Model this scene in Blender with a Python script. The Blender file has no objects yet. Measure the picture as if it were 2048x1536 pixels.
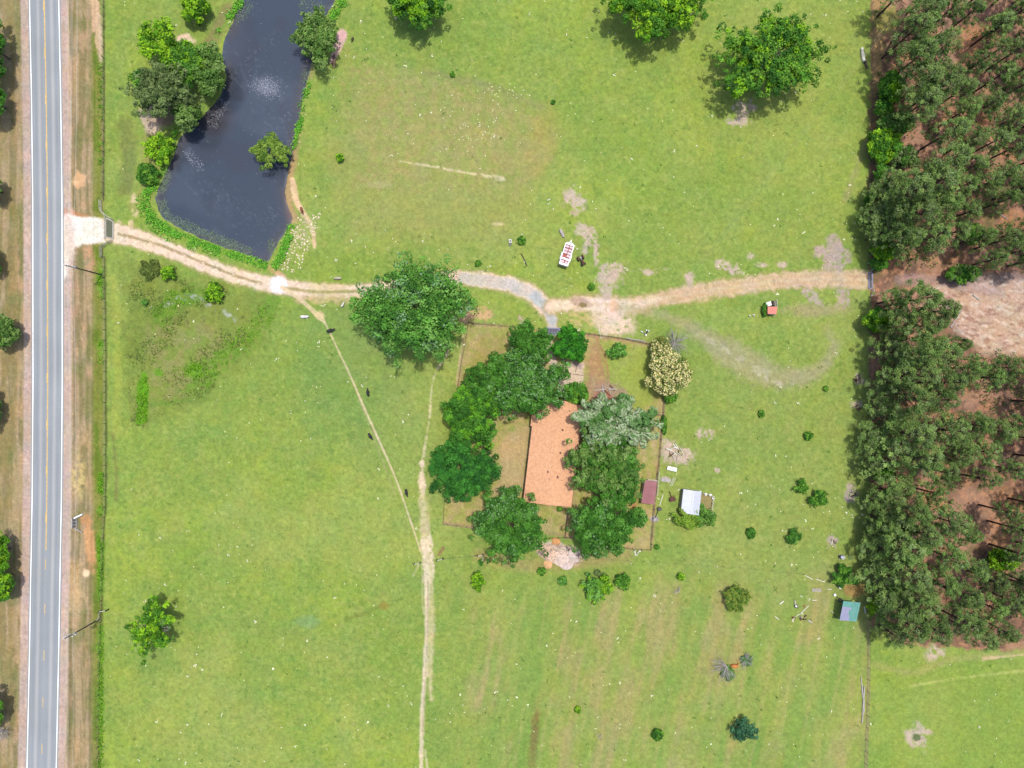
import bpy, math, random
import numpy as np
from mathutils import Vector
D = bpy.data
SC = bpy.context.scene
COL = SC.collection
# ------------------------------------------------------------------ camera, sky, sun, exposure
CAM_H = 160.0                       # metres above the pasture
cam_d = D.cameras.new('camera'); cam = D.objects.new('camera', cam_d); COL.objects.link(cam)
cam.location = (0, 0, CAM_H); cam.rotation_euler = (0, 0, 0)
cam_d.sensor_fit = 'HORIZONTAL'; cam_d.angle = 2*math.atan(128.0/CAM_H)
cam_d.clip_start = 1; cam_d.clip_end = 9000
SC.camera = cam
SUN_EL, SUN_AZ = 76.5, 37.0         # elevation, bearing clockwise from +Y
w = D.worlds.new('World'); SC.world = w; w.use_nodes = True
nt = w.node_tree; bg = nt.nodes['Background']; bg.inputs[1].default_value = 0.15
sky = nt.nodes.new('ShaderNodeTexSky'); sky.sky_type = 'NISHITA'; sky.sun_disc = False
sky.sun_elevation = math.radians(SUN_EL); sky.sun_rotation = math.radians(SUN_AZ)
sky.air_density = 1.0; sky.dust_density = 2.5; sky.ozone_density = 1.0
nt.links.new(sky.outputs[0], bg.inputs[0])
sun_d = D.lights.new('sun', 'SUN'); sun_d.energy = 2.7; sun_d.angle = math.radians(1.6); sun_d.color = (1, .96, .9)
sun = D.objects.new('sun', sun_d); COL.objects.link(sun)
_a, _e = math.radians(SUN_AZ), math.radians(SUN_EL)
sdir = Vector((math.sin(_a)*math.cos(_e), math.cos(_a)*math.cos(_e), math.sin(_e)))
sun.rotation_euler = sdir.to_track_quat('Z', 'Y').to_euler(); sun.location = (40, 50, 200)
vs = SC.view_settings; vs.view_transform = 'Standard'; vs.look = 'None'; vs.exposure = 1.5; vs.gamma = 1
vs.use_curve_mapping = False
# ------------------------------------------------------------------ helpers
K = 0.3                             # albedo of a surface that shows as this sRGB colour in sunlight
def lin(c, k=K):
    a = np.asarray(c, float)/255.0
    return np.where(a <= .04045, a/12.92, ((a+.055)/1.055)**2.4)*k
def P(px, py, h=0.0):               # ground position of a thing seen at that place of the 2048x1536 map, h metres up
    k = (1-h/CAM_H)/8.0
    return (px-1024)*k, (768-py)*k
def tag(o, label=None, cat=None, group=None, kind=None):
    if label: o['label'] = label
    if cat: o['category'] = cat
    if group: o['group'] = group
    if kind: o['kind'] = kind
    return o
def thing(name, label, cat, loc=(0, 0, 0), rz=0.0, group=None):
    o = D.objects.new(name, None); COL.objects.link(o)
    o.location = loc; o.rotation_euler = (0, 0, rz); o.empty_display_size = .3
    return tag(o, label, cat, group)
def npmesh(name, V, F, mat, colors=None, smooth=False):
    V = np.asarray(V, np.float32); F = np.asarray(F, np.int32)
    me = D.meshes.new(name); n = F.shape[1]
    me.vertices.add(len(V)); me.vertices.foreach_set('co', V.ravel())
    me.loops.add(F.size); me.loops.foreach_set('vertex_index', F.ravel())
    me.polygons.add(len(F))
    me.polygons.foreach_set('loop_start', np.arange(0, F.size, n, dtype=np.int32))
    me.polygons.foreach_set('loop_total', np.full(len(F), n, np.int32))
    if smooth: me.polygons.foreach_set('use_smooth', np.ones(len(F), bool))
    me.update(calc_edges=True)
    if colors is not None:
        a = me.color_attributes.new('Col', 'FLOAT_COLOR', 'POINT')
        c = np.ones((len(V), 4), np.float32); c[:, :3] = colors
        a.data.foreach_set('color', c.ravel())
    me.materials.append(mat)
    return me
def link(name, me, parent=None):
    o = D.objects.new(name, me); COL.objects.link(o)
    if parent: o.parent = parent
    return o
class MB:
    """collects boxes, bars, tubes, prisms and sheets; build() links them as one mesh object"""
    def __init__(s): s.v = []; s.f = []
    def add(s, vs_, fs):
        b = len(s.v); s.v += [tuple(p) for p in vs_]; s.f += [tuple(b+i for i in f) for f in fs]; return s
    def box(s, c, d, rz=0.0, tilt=0.0):
        ca, sa = math.cos(rz), math.sin(rz); P8 = []
        for z in (-1, 1):
            for x, y in ((-1, -1), (1, -1), (1, 1), (-1, 1)):
                X, Y, Z = x*d[0]/2, y*d[1]/2, z*d[2]/2
                Z += X*math.tan(tilt)
                P8.append((c[0]+X*ca-Y*sa, c[1]+X*sa+Y*ca, c[2]+Z))
        return s.add(P8, [(3, 2, 1, 0), (4, 5, 6, 7), (0, 1, 5, 4), (1, 2, 6, 5), (2, 3, 7, 6), (3, 0, 4, 7)])
    def tube(s, pts, r, n=8, cap=True):
        pts = [Vector(p) for p in pts]; rr = r if isinstance(r, (list, tuple)) else [r]*len(pts)
        V, F = [], []
        for i, p in enumerate(pts):
            a = pts[min(i+1, len(pts)-1)]-pts[max(i-1, 0)]
            if a.length < 1e-6: a = Vector((0, 0, 1))
            a.normalize(); u = a.cross(Vector((0, 0, 1)))
            if u.length < .05: u = a.cross(Vector((1, 0, 0)))
            u.normalize(); q = a.cross(u)
            for k in range(n):
                t = 2*math.pi*k/n; V.append(p+(u*math.cos(t)+q*math.sin(t))*rr[i])
        for i in range(len(pts)-1):
            for k in range(n):
                k2 = (k+1) % n; F.append((i*n+k, i*n+k2, (i+1)*n+k2, (i+1)*n+k))
        if cap: F += [tuple(range(n-1, -1, -1)), tuple((len(pts)-1)*n+k for k in range(n))]
        return s.add(V, F)
    def bar(s, a, b, wd, ht):           # squared timber from a to b
        a, b = Vector(a), Vector(b); d = (b-a).normalized(); u = d.cross(Vector((0, 0, 1)))
        if u.length < .05: u = Vector((1, 0, 0))
        u.normalize(); q = u.cross(d)
        V = [p+u*sx*wd/2+q*sy*ht/2 for p in (a, b) for sx, sy in ((-1, -1), (1, -1), (1, 1), (-1, 1))]
        return s.add(V, [(3, 2, 1, 0), (4, 5, 6, 7), (0, 1, 5, 4), (1, 2, 6, 5), (2, 3, 7, 6), (3, 0, 4, 7)])
    def prism(s, pts, z0, z1):          # polygon of (x, y[, z]) extruded down
        n = len(pts); V = [(p[0], p[1], z0) for p in pts]+[(p[0], p[1], p[2] if len(p) > 2 else z1) for p in pts]
        return s.add(V, [tuple(range(n-1, -1, -1)), tuple(range(n, 2*n))]+[(i, (i+1) % n, n+(i+1) % n, n+i) for i in range(n)])
    def slab(s, pts3, t):               # thin plate: polygon of 3-D points with thickness t downwards
        n = len(pts3); V = [(p[0], p[1], p[2]-t) for p in pts3]+[tuple(p) for p in pts3]
        return s.add(V, [tuple(range(n-1, -1, -1)), tuple(range(n, 2*n))]+[(i, (i+1) % n, n+(i+1) % n, n+i) for i in range(n)])
    def disc(s, c, r, h, n=14, r2=None):
        return s.tube([(c[0], c[1], c[2]), (c[0], c[1], c[2]+h)], [r, r if r2 is None else r2], n)
    def ring(s, c, R, r, ax='z', n=18, m=6):
        V, F = [], []
        for i in range(n):
            t = 2*math.pi*i/n
            for k in range(m):
                a = 2*math.pi*k/m; rad = R+r*math.cos(a); z = r*math.sin(a)
                p = (rad*math.cos(t), rad*math.sin(t), z)
                if ax == 'y': p = (p[0], p[2], p[1])
                if ax == 'x': p = (p[2], p[0], p[1])
                V.append((c[0]+p[0], c[1]+p[1], c[2]+p[2]))
                F.append((i*m+k, ((i+1) % n)*m+k, ((i+1) % n)*m+(k+1) % m, i*m+(k+1) % m))
        return s.add(V, F)
    def build(s, name, mat, parent=None, smooth=False, bevel=0.0):
        me = D.meshes.new(name); me.from_pydata(s.v, [], s.f); me.materials.append(mat); me.update()
        if smooth: me.polygons.foreach_set('use_smooth', [True]*len(me.polygons))
        o = link(name, me, parent)
        if bevel:
            m = o.modifiers.new('bevel', 'BEVEL'); m.width = bevel; m.segments = 2; m.limit_method = 'ANGLE'
        return o
# ------------------------------------------------------------------ numpy value noise
def _hash(i, j, s):
    n = (i.astype(np.int64)*374761393+j.astype(np.int64)*668265263+s*974634777) & 0xffffffff
    n = ((n ^ (n >> 13))*1274126177) & 0xffffffff
    n = ((n ^ (n >> 16))*2246822519) & 0xffffffff
    return ((n ^ (n >> 15)) & 0xffff)/65535.0
def vnoise(x, y, s=0):
    xi, yi = np.floor(x), np.floor(y); fx, fy = x-xi, y-yi
    fx = fx*fx*(3-2*fx); fy = fy*fy*(3-2*fy)
    a, b = _hash(xi, yi, s), _hash(xi+1, yi, s); c, d = _hash(xi, yi+1, s), _hash(xi+1, yi+1, s)
    return (a+(b-a)*fx)*(1-fy)+(c+(d-c)*fx)*fy
def fbm(x, y, scale, s=0, oc=4):
    t = 0; a = .5; n = 0; X, Y = x/scale, y/scale
    for o in range(oc):
        t = t+a*vnoise(X, Y, s+o*17); n += a; a *= .55; X, Y = X*2.03+3.1, Y*2.03+7.7
    return t/n
def sst(a, b, x):
    t = np.clip((x-a)/(b-a), 0, 1); return t*t*(3-2*t)
# ------------------------------------------------------------------ materials
def mat(name, color=(.5, .5, .5), rough=.8, metal=0.0, spec=.3, var=0.12, scale=4.0, bump=0.0, kind=None, col2=None, stretch=None):
    m = D.materials.new(name); m.use_nodes = True; t = m.node_tree; b = t.nodes['Principled BSDF']
    b.inputs['Roughness'].default_value = rough; b.inputs['Metallic'].default_value = metal
    b.inputs['Specular IOR Level'].default_value = spec
    g = t.nodes.new('ShaderNodeTexCoord'); mp = t.nodes.new('ShaderNodeMapping'); t.links.new(g.outputs['Object'], mp.inputs[0])
    if stretch: mp.inputs['Scale'].default_value = stretch
    n = t.nodes.new('ShaderNodeTexNoise'); n.inputs['Scale'].default_value = scale; n.inputs['Detail'].default_value = 6
    n.inputs['Roughness'].default_value = .65; t.links.new(mp.outputs[0], n.inputs['Vector'])
    r = t.nodes.new('ShaderNodeValToRGB'); c = np.array(color, float); c2 = c*(1-2*var) if col2 is None else np.array(col2, float)
    r.color_ramp.elements[0].position = .32; r.color_ramp.elements[1].position = .68
    r.color_ramp.elements[0].color = (*np.clip(c2, 0, 1), 1); r.color_ramp.elements[1].color = (*np.clip(c*(1+.6*var), 0, 1), 1)
    t.links.new(n.outputs['Fac'], r.inputs[0]); t.links.new(r.outputs[0], b.inputs['Base Color'])
    if bump:
        bp = t.nodes.new('ShaderNodeBump'); bp.inputs['Strength'].default_value = bump; bp.inputs['Distance'].default_value = .05
        t.links.new(n.outputs['Fac'], bp.inputs['Height']); t.links.new(bp.outputs[0], b.inputs['Normal'])
    return m
def leafmat(name, trans=.3, rnd=.25):
    m = D.materials.new(name); m.use_nodes = True; t = m.node_tree; b = t.nodes['Principled BSDF']; out = t.nodes['Material Output']
    at = t.nodes.new('ShaderNodeAttribute'); at.attribute_name = 'Col'
    oi = t.nodes.new('ShaderNodeObjectInfo'); mr = t.nodes.new('ShaderNodeMapRange')
    mr.inputs[3].default_value = 1-rnd; mr.inputs[4].default_value = 1+rnd; t.links.new(oi.outputs['Random'], mr.inputs[0])
    mx = t.nodes.new('ShaderNodeVectorMath'); mx.operation = 'SCALE'
    t.links.new(at.outputs['Color'], mx.inputs[0]); t.links.new(mr.outputs[0], mx.inputs['Scale'])
    t.links.new(mx.outputs[0], b.inputs['Base Color']); b.inputs['Roughness'].default_value = .75
    b.inputs['Specular IOR Level'].default_value = .08
    tr = t.nodes.new('ShaderNodeBsdfTranslucent'); t.links.new(mx.outputs[0], tr.inputs[0])
    ms = t.nodes.new('ShaderNodeMixShader'); ms.inputs[0].default_value = trans
    t.links.new(b.outputs[0], ms.inputs[1]); t.links.new(tr.outputs[0], ms.inputs[2]); t.links.new(ms.outputs[0], out.inputs[0])
    return m
def groundmat():
    m = D.materials.new('soil_and_grass'); m.use_nodes = True; t = m.node_tree; b = t.nodes['Principled BSDF']
    at = t.nodes.new('ShaderNodeAttribute'); at.attribute_name = 'Col'
    g = t.nodes.new('ShaderNodeNewGeometry')
    def nz(sc, det):
        n = t.nodes.new('ShaderNodeTexNoise'); n.inputs['Scale'].default_value = sc; n.inputs['Detail'].default_value = det
        n.inputs['Roughness'].default_value = .7; t.links.new(g.outputs['Position'], n.inputs['Vector']); return n
    n1, n2 = nz(1.1, 5), nz(5.0, 3)
    def mr(n, a, c):
        r = t.nodes.new('ShaderNodeMapRange'); r.inputs[1].default_value = .25; r.inputs[2].default_value = .75
        r.inputs[3].default_value = a; r.inputs[4].default_value = c; t.links.new(n.outputs['Fac'], r.inputs[0]); return r
    r1, r2 = mr(n1, .80, 1.20), mr(n2, .74, 1.26)
    mu = t.nodes.new('ShaderNodeMath'); mu.operation = 'MULTIPLY'; t.links.new(r1.outputs[0], mu.inputs[0]); t.links.new(r2.outputs[0], mu.inputs[1])
    sc = t.nodes.new('ShaderNodeVectorMath'); sc.operation = 'SCALE'; t.links.new(at.outputs['Color'], sc.inputs[0]); t.links.new(mu.outputs[0], sc.inputs['Scale'])
    t.links.new(sc.outputs[0], b.inputs['Base Color']); b.inputs['Roughness'].default_value = .95; b.inputs['Specular IOR Level'].default_value = .12
    bp = t.nodes.new('ShaderNodeBump'); bp.inputs['Strength'].default_value = .5; bp.inputs['Distance'].default_value = .12
    t.links.new(n2.outputs['Fac'], bp.inputs['Height']); t.links.new(bp.outputs[0], b.inputs['Normal'])
    return m
M = {}
M['ground'] = groundmat()
M['leaf'] = leafmat('leaf', .28, .0); M['pine'] = leafmat('pine_needles', .2, .22); M['weed'] = leafmat('weed', .25, 0)
M['bark'] = mat('bark', lin((120, 98, 82)), .95, var=.25, scale=3, bump=.6, stretch=(4, 4, 1))
M['pinebark'] = mat('pine_bark', lin((92, 66, 56)), .95, var=.3, scale=3, bump=.6, stretch=(4, 4, 1))
M['deadwood'] = mat('bleached_wood', lin((205, 196, 188)), .9, var=.2, scale=6, stretch=(1, 1, 1))
M['graywood'] = mat('weathered_board', lin((206, 198, 182)), .9, var=.2, scale=5)
M['palewood'] = mat('pale_painted_board', lin((244, 240, 216)), .75, var=.1, scale=5)
M['post'] = mat('treated_post', lin((96, 80, 66)), .9, var=.25, scale=8)
M['wire'] = mat('galvanised_wire', lin((112, 104, 84)), .5, .3, var=.1)
M['powerline'] = mat('aluminium_wire', lin((205, 205, 198)), .5, .2, var=.05)
M['black'] = mat('black_metal', lin((38, 38, 42)), .5, var=.2)
M['rust'] = mat('rusty_iron', lin((124, 78, 64)), .85, .2, var=.35, scale=6, bump=.4)
M['redpaint'] = mat('faded_red_paint', lin((190, 88, 68)), .7, var=.2)
M['coral'] = mat('faded_coral_sheet', lin((236, 138, 116)), .6, var=.08)
M['white'] = mat('white_paint', (.34, .34, .34), .45, var=.04, scale=3)
M['tin'] = mat('white_tin', (.21, .218, .235), .4, .1, var=.05, scale=1.2)
M['tyre'] = mat('rubber', (.02, .02, .021), .9, var=.2)
M['concrete'] = mat('concrete', lin((196, 188, 180)), .9, var=.15, scale=3, bump=.3)
M['pinkpanel'] = mat('pink_white_panel', lin((246, 214, 220)), .6, var=.16, scale=2.2)
M['bluegrey'] = mat('blue_grey_steel', lin((140, 138, 165)), .6, .3, var=.2, scale=5)
M['orange'] = mat('orange_clay', lin((226, 140, 62)), .8, var=.15)
# ------------------------------------------------------------------ ground: one sheet with its soils and grasses
U = np.concatenate([-40000+np.arange(4)*8000., [-9000, -5000, -3000, -1800, -1000, -600, -350, -200, -120],
                    np.arange(-60, 2110, 2.0), [2200, 2400, 2800, 3400, 4500, 6500, 10000], 14000+np.arange(5)*8000.])
Vv = np.concatenate([-40000+np.arange(4)*8000., [-9000, -5000, -3000, -1800, -1000, -600, -350, -200, -120],
                     np.arange(-60, 1600, 2.0), [1680, 1800, 2100, 2600, 3600, 6000, 10000], 14000+np.arange(5)*8000.])
GU, GV = np.meshgrid(U, Vv)
rng = np.random.default_rng(7)
nl, nm, nf = fbm(GU, GV, 260, 1), fbm(GU, GV, 62, 5), fbm(GU, GV, 14, 9, 5)
ny = fbm(GU+60*nl, GV, 120, 31, 4)
def C3(c): return lin(c)[None, None, :]
def mixc(A, c, m): return A*(1-m[..., None])+C3(c)*m[..., None]
C = np.zeros(GU.shape+(3,))+C3((141, 163, 73))
C = mixc(C, (156, 175, 68), sst(.42, .7, .5*nl+.5*ny)*.75)
C = mixc(C, (128, 156, 72), sst(.42, .68, .5*nm+.5*fbm(GU, GV, 30, 44))*.6)
C = mixc(C, (154, 164, 82), sst(.5, .72, fbm(GU, GV, 70, 71))*.4)
C = mixc(C, (114, 150, 66), sst(.56, .78, nf)*.4)
C = mixc(C, (160, 172, 88), sst(.52, .66, fbm(GU, GV, 210, 92, 3))*.5); C = mixc(C, (130, 158, 66), sst(.5, .36, fbm(GU, GV, 190, 96, 3))*.5)
C = mixc(C, (168, 180, 92), sst(.56, .8, fbm(GU, GV, 9, 88))*.5)
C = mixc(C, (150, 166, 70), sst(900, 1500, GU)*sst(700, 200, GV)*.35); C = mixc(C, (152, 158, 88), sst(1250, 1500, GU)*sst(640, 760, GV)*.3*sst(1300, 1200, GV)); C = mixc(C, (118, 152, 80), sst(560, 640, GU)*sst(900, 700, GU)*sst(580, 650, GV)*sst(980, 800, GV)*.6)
C = mixc(C, (104, 140, 58), sst(.6, .76, fbm(GU, GV, 6, 97, 3))*.45); C = mixc(C, (176, 182, 104), sst(.64, .8, fbm(GU, GV, 5, 99, 3))*.4)
def win(x0, x1, y0, y1):
    i0, i1 = np.searchsorted(U, x0), np.searchsorted(U, x1); j0, j1 = np.searchsorted(Vv, y0), np.searchsorted(Vv, y1)
    return slice(max(j0-1, 0), j1+1), slice(max(i0-1, 0), i1+1)
def segdist(u, v, pts, ws):
    best = np.full(u.shape, 1e9)
    for k in range(len(pts)-1):
        (ax, ay), (bx, by) = pts[k], pts[k+1]; dx, dy = bx-ax, by-ay
        t = np.clip(((u-ax)*dx+(v-ay)*dy)/(dx*dx+dy*dy+1e-9), 0, 1)
        best = np.minimum(best, np.hypot(u-ax-t*dx, v-ay-t*dy)-(ws[k]+(ws[k+1]-ws[k])*t))
    return best
def smooth_line(pts, n=4):          # Catmull-Rom through the points
    p = [np.array(q, float) for q in pts]; p = [2*p[0]-p[1]]+p+[2*p[-1]-p[-2]]; out = []
    for i in range(1, len(p)-2):
        for k in range(n):
            t = k/n; out.append(tuple(.5*((2*p[i])+(-p[i-1]+p[i+1])*t+(2*p[i-1]-5*p[i]+4*p[i+1]-p[i+2])*t*t+(-p[i-1]+3*p[i]-3*p[i+1]+p[i+2])*t**3)))
    return out+[tuple(p[-2])]
MASK = {}
def note(key, sl, m):
    if key:
        if key not in MASK: MASK[key] = np.zeros(GU.shape)
        MASK[key][sl] = np.maximum(MASK[key][sl], m)
def line(pts, hw, col, soft=1.5, amp=2.0, st=1.0, brk=0.0, key=None, sm=True, ns=9):
    ws = list(hw) if isinstance(hw, (list, tuple)) else [hw]*len(pts)
    if sm and len(pts) > 2:
        q = smooth_line([(a[0], a[1], w_) for a, w_ in zip(pts, ws)]); pts = [(a[0], a[1]) for a in q]; ws = [a[2] for a in q]
    mg = max(ws)+soft+amp+4; xs = [p[0] for p in pts]; ys = [p[1] for p in pts]
    sl = win(min(xs)-mg, max(xs)+mg, min(ys)-mg, max(ys)+mg); u, v = GU[sl], GV[sl]
    d = segdist(u, v, pts, ws)+(fbm(u, v, ns, 3, 3)-.5)*2*amp
    m = sst(soft, -soft, d)*st
    if brk: m = m*sst(brk-.1, brk+.1, fbm(u, v, 7, 12, 3))
    C[sl] = C[sl]*(1-m[..., None])+C3(col)*m[..., None]; note(key, sl, m)
def blob(cx, cy, rx, ry, col, ang=0, soft=.25, amp=.35, st=1.0, brk=0.0, key=None, seed=0):
    R = max(rx, ry)*1.6+4; sl = win(cx-R, cx+R, cy-R, cy+R); u, v = GU[sl]-cx, GV[sl]-cy
    a = math.radians(ang); x, y = u*math.cos(a)+v*math.sin(a), -u*math.sin(a)+v*math.cos(a)
    d = np.hypot(x/rx, y/ry)+(fbm(GU[sl], GV[sl], max(5, min(rx, ry)*.8), 23+seed, 4)-.5)*2*amp
    m = sst(1+soft, 1-soft, d)*st
    if brk: m = m*sst(brk-.12, brk+.12, fbm(GU[sl], GV[sl], 6, 14+seed, 3))
    C[sl] = C[sl]*(1-m[..., None])+C3(col)*m[..., None]; note(key, sl, m)
def inpoly(u, v, pts):
    c = np.zeros(u.shape, bool); n = len(pts)
    for i in range(n):
        (x1, y1), (x2, y2) = pts[i], pts[i-1]
        if y1 == y2: continue
        c ^= ((y1 > v) != (y2 > v)) & (u < (x2-x1)*(v-y1)/(y2-y1)+x1)
    return c
def polyd(u, v, pts):               # signed distance, positive inside
    d = segdist(u, v, list(pts)+[pts[0]], [0]*(len(pts)+1)); return np.where(inpoly(u, v, pts), d, -d)
def poly(pts, col, soft=2, amp=3, st=1.0, brk=0.0, key=None, ns=14):
    mg = soft+amp+4; xs = [p[0] for p in pts]; ys = [p[1] for p in pts]
    sl = win(min(xs)-mg, max(xs)+mg, min(ys)-mg, max(ys)+mg); u, v = GU[sl], GV[sl]
    d = polyd(u, v, pts)+(fbm(u, v, ns, 77, 4)-.5)*2*amp; m = sst(-soft, soft, d)*st
    if brk: m = m*sst(brk-.12, brk+.12, fbm(u, v, 11, 15, 3))
    C[sl] = C[sl]*(1-m[..., None])+C3(col)*m[..., None]; note(key, sl, m)
# mown streaks of the south-east field, slanting down to the left
xs_ = GU+GV*.20; st_ = .6*fbm(xs_, GV*.12, 30, 51, 4)+.4*fbm(xs_, GV*.5, 44, 53, 4); reg = sst(860, 960, GU)*sst(1090, 1230, GV)*sst(1745, 1730, GU)
C = mixc(C, (156, 162, 86), reg*.4); C = mixc(C, (178, 160, 108), reg*sst(.5, .66, st_)*.6); C = mixc(C, (122, 158, 68), reg*sst(.5, .34, st_)*.6)
ln_ = np.abs(((xs_+9*fbm(xs_, GV, 90, 57)) % 47)-23.5); C = mixc(C, (176, 168, 106), reg*sst(4.5, 1, ln_)*sst(.42, .58, fbm(xs_, GV*.4, 60, 59))*.28); C = mixc(C, (112, 148, 64), reg*sst(8, 4, np.abs(ln_-11))*sst(.4, .6, fbm(xs_, GV*.3, 50, 65))*.25)
reg = sst(1745, 1765, GU)*sst(1290, 1330, GV); C = mixc(C, (140, 165, 66), reg*.5)
# drier field north of the drive
poly([(700, 130), (850, 150), (1060, 200), (1090, 330), (1020, 480), (700, 470), (660, 330)], (160, 160, 92), 40, 30, .62)
poly([(700, 130), (850, 150), (1060, 200), (1090, 330), (1020, 380), (720, 370)], (172, 158, 104), 30, 40, .5, brk=.5)
line([(850, 145), (990, 175), (1080, 215)], 6, (146, 140, 96), 8, 5, .5)
blob(1080, 290, 30, 70, (176, 158, 96), 15, .5, .3, .5)
# rough weedy corner beside the drive
poly([(250, 520), (330, 540), (540, 590), (545, 640), (500, 720), (400, 800), (320, 840), (262, 850), (240, 700)], (130, 146, 64), 24, 30, .85)
poly([(262, 560), (330, 570), (420, 610), (400, 660), (330, 660), (300, 720), (262, 740)], (116, 134, 58), 16, 24, .6, brk=.45)
poly([(300, 650), (420, 640), (460, 700), (380, 790), (300, 810)], (154, 148, 92), 20, 22, .6, brk=.46)
line([(320, 640), (345, 600), (400, 590)], 18, (104, 142, 44), 10, 14, .85, brk=.38)
line([(545, 610), (520, 650), (480, 690), (440, 720), (395, 780)], 20, (112, 150, 50), 10, 16, .85, brk=.38)
blob(285, 792, 12, 44, (98, 160, 24), 3, .2, .3, .95); blob(284, 832, 11, 20, (98, 160, 24), 20, .2, .3, .9)
blob(390, 740, 20, 17, (104, 158, 38), 0, .4, .4, .85); blob(318, 745, 8, 8, (104, 158, 38), st=.8); blob(330, 620, 22, 16, (108, 150, 40), st=.6, brk=.4)
line([(300, 810), (380, 800)], 5, (106, 146, 50), 4, 3, .6); blob(395, 795, 24, 14, (118, 140, 60), st=.6)
line([(330, 610), (380, 592), (430, 615), (470, 640)], 4, (196, 196, 186), 4, 5, .6, brk=.55)
blob(300, 545, 18, 14, (96, 112, 58), 0, .4, .5, .8, brk=.4)
line([(250, 380), (258, 320), (250, 250)], 14, (122, 132, 72), 8, 6, .7); line([(228, 560), (235, 700), (232, 860)], 8, (168, 176, 76), 6, 4, .5)
# roadside: verges and shoulders
def rx(v): return np.interp(v, [-400, 0, 200, 400, 768, 1000, 1152, 1300, 1536, 1900], [40, 59, 63, 65.5, 66, 64.2, 61.5, 59, 54, 40])
RX = rx(GV); dxr = GU-RX; near = (GU < 600)
strk = fbm(GU, GV*.05, 7, 61, 3); strk2 = fbm(GU, GV*.25, 11, 63, 4)
m = sst(0, -6, GU-(207+(RX-63)*.9))*near
MASK['verge'] = (m > .5)*(GU > -60)*1.0
C = mixc(C, (176, 154, 116), m); C = mixc(C, (132, 122, 76), m*sst(.48, .6, strk)*.7); C = mixc(C, (196, 162, 122), m*sst(.52, .7, strk2)*.7)
C = mixc(C, (112, 122, 60), m*sst(.5, .7, fbm(GU, GV*.35, 26, 66, 4))*.55)
m2 = m*sst(178, 192, GU)*near; C = mixc(C, (132, 140, 52), m2*.85); C = mixc(C, (104, 128, 36), m2*sst(.5, .66, fbm(GU, GV*.5, 16, 67))*.8)
m3 = near*sst(-26, -40, dxr); C = mixc(C, (150, 134, 82), m3*.7*sst(.35, .6, strk2))
MASK['shoulder'] = near*((dxr > -19) & (dxr < 76.5+(fbm(GU, GV, 30, 68)-.5)*8))*1.0
ms = near*sst(-20, -17, dxr)*sst(78, 74, dxr+(fbm(GU, GV, 30, 68)-.5)*8); C = mixc(C, (196, 172, 156), ms)
C = mixc(C, (214, 186, 164), ms*sst(.5, .7, strk2)*.6)
ds = np.abs(dxr-76-(fbm(GU, GV, 30, 68)-.5)*6); C = mixc(C, (220, 190, 164), near*sst(5, 0, ds)*.55)
C = mixc(C, (118, 98, 74), near*sst(5, 0, np.abs(dxr-83))*.4)
line([(207, -60), (208, 200), (207, 400)], 2, (92, 84, 52), 2, 2, .8); line([(210, 515), (212, 700), (212, 1000), (208, 1060), (203, 1300), (199, 1600)], 2, (88, 92, 44), 2, 2, .8)
blob(190, 10, 8, 50, (226, 184, 146), 0, .3, .4, .9); blob(196, 60, 7, 45, (222, 190, 150), 0, .3, .4, .8); blob(201, 90, 4, 40, (230, 200, 170), 0, .4, .4, .7)
blob(159, 360, 13, 15, (236, 184, 140), 0, .3, .4, .95); blob(160, 436, 40, 10, (206, 144, 96), 20, .4, .5, .85)
blob(178, 512, 9, 30, (214, 160, 122), -8, .4, .5, .7, brk=.45); blob(172, 1040, 12, 12, (206, 152, 102), st=.7); blob(180, 1090, 10, 50, (222, 166, 112), -6, .4, .4, .8)
blob(155, 955, 16, 40, (226, 198, 130), 0, .5, .4, .7, brk=.4); blob(172, 1146, 7, 7, (250, 214, 170)); blob(150, 1180, 12, 60, (216, 180, 130), 0, .5, .4, .6)
for y_, h_ in ((970, 16), (1022, 9), (1110, 48), (1165, 30), (560, 30), (700, 20), (1290, 40), (1400, 60)): blob(201, y_, 8, h_, (110, 160, 40), 0, .4, .4, .75, brk=.35)
line([(226, 870), (232, 940), (232, 1000)], 3, (130, 120, 70), 4, 3, .6)
# the pond shore
POND = [(478, -80), (692, -80), (672, 0), (656, 28), (640, 55), (630, 100), (620, 150), (610, 185), (602, 230), (592, 272), (586, 312), (578, 350), (571, 385), (576, 410),
        (586, 436), (578, 458), (562, 482), (548, 505), (540, 522), (528, 527), (500, 516), (468, 502), (435, 492), (400, 478), (360, 458), (330, 442), (313, 420), (308, 395),
        (316, 368), (332, 340), (345, 310), (350, 288), (366, 262), (402, 232), (438, 192), (450, 150), (440, 110), (446, 80), (462, 45), (478, 0)]
line([(590, 270), (575, 390), (586, 440)], 10, (198, 150, 116), 6, 4, .7); line([(645, 60), (625, 130), (600, 235)], 5, (176, 160, 110), 4, 3, .6)
line([(585, 360), (592, 400), (610, 430), (624, 455), (629, 497)], [6, 6, 5, 4, 2], (232, 198, 156), 2.5, 3, .95, key='dirt_path')
blob(600, 470, 26, 36, (196, 186, 134), 30, .5, .4, .6, brk=.5); line([(540, 535), (560, 550), (570, 560)], 6, (220, 176, 134), 3, 3, .8)
line([(684, 68), (676, 92), (664, 122)], [10, 9, 5], (222, 186, 170), 2, 2.5, .95); blob(683, 72, 9, 10, (226, 180, 176))
line([(455, 20), (430, 70), (405, 110)], 13, (142, 132, 84), 8, 5, .8); blob(372, 80, 16, 12, (236, 206, 172), 30, .3, .5); blob(302, 235, 22, 32, (206, 180, 160), -15, .3, .5, .9)
blob(330, 225, 22, 26, (150, 124, 104), -15, .3, .4, .8); blob(308, 258, 12, 10, (240, 214, 184), 0, .3, .5, .8, brk=.4)
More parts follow.
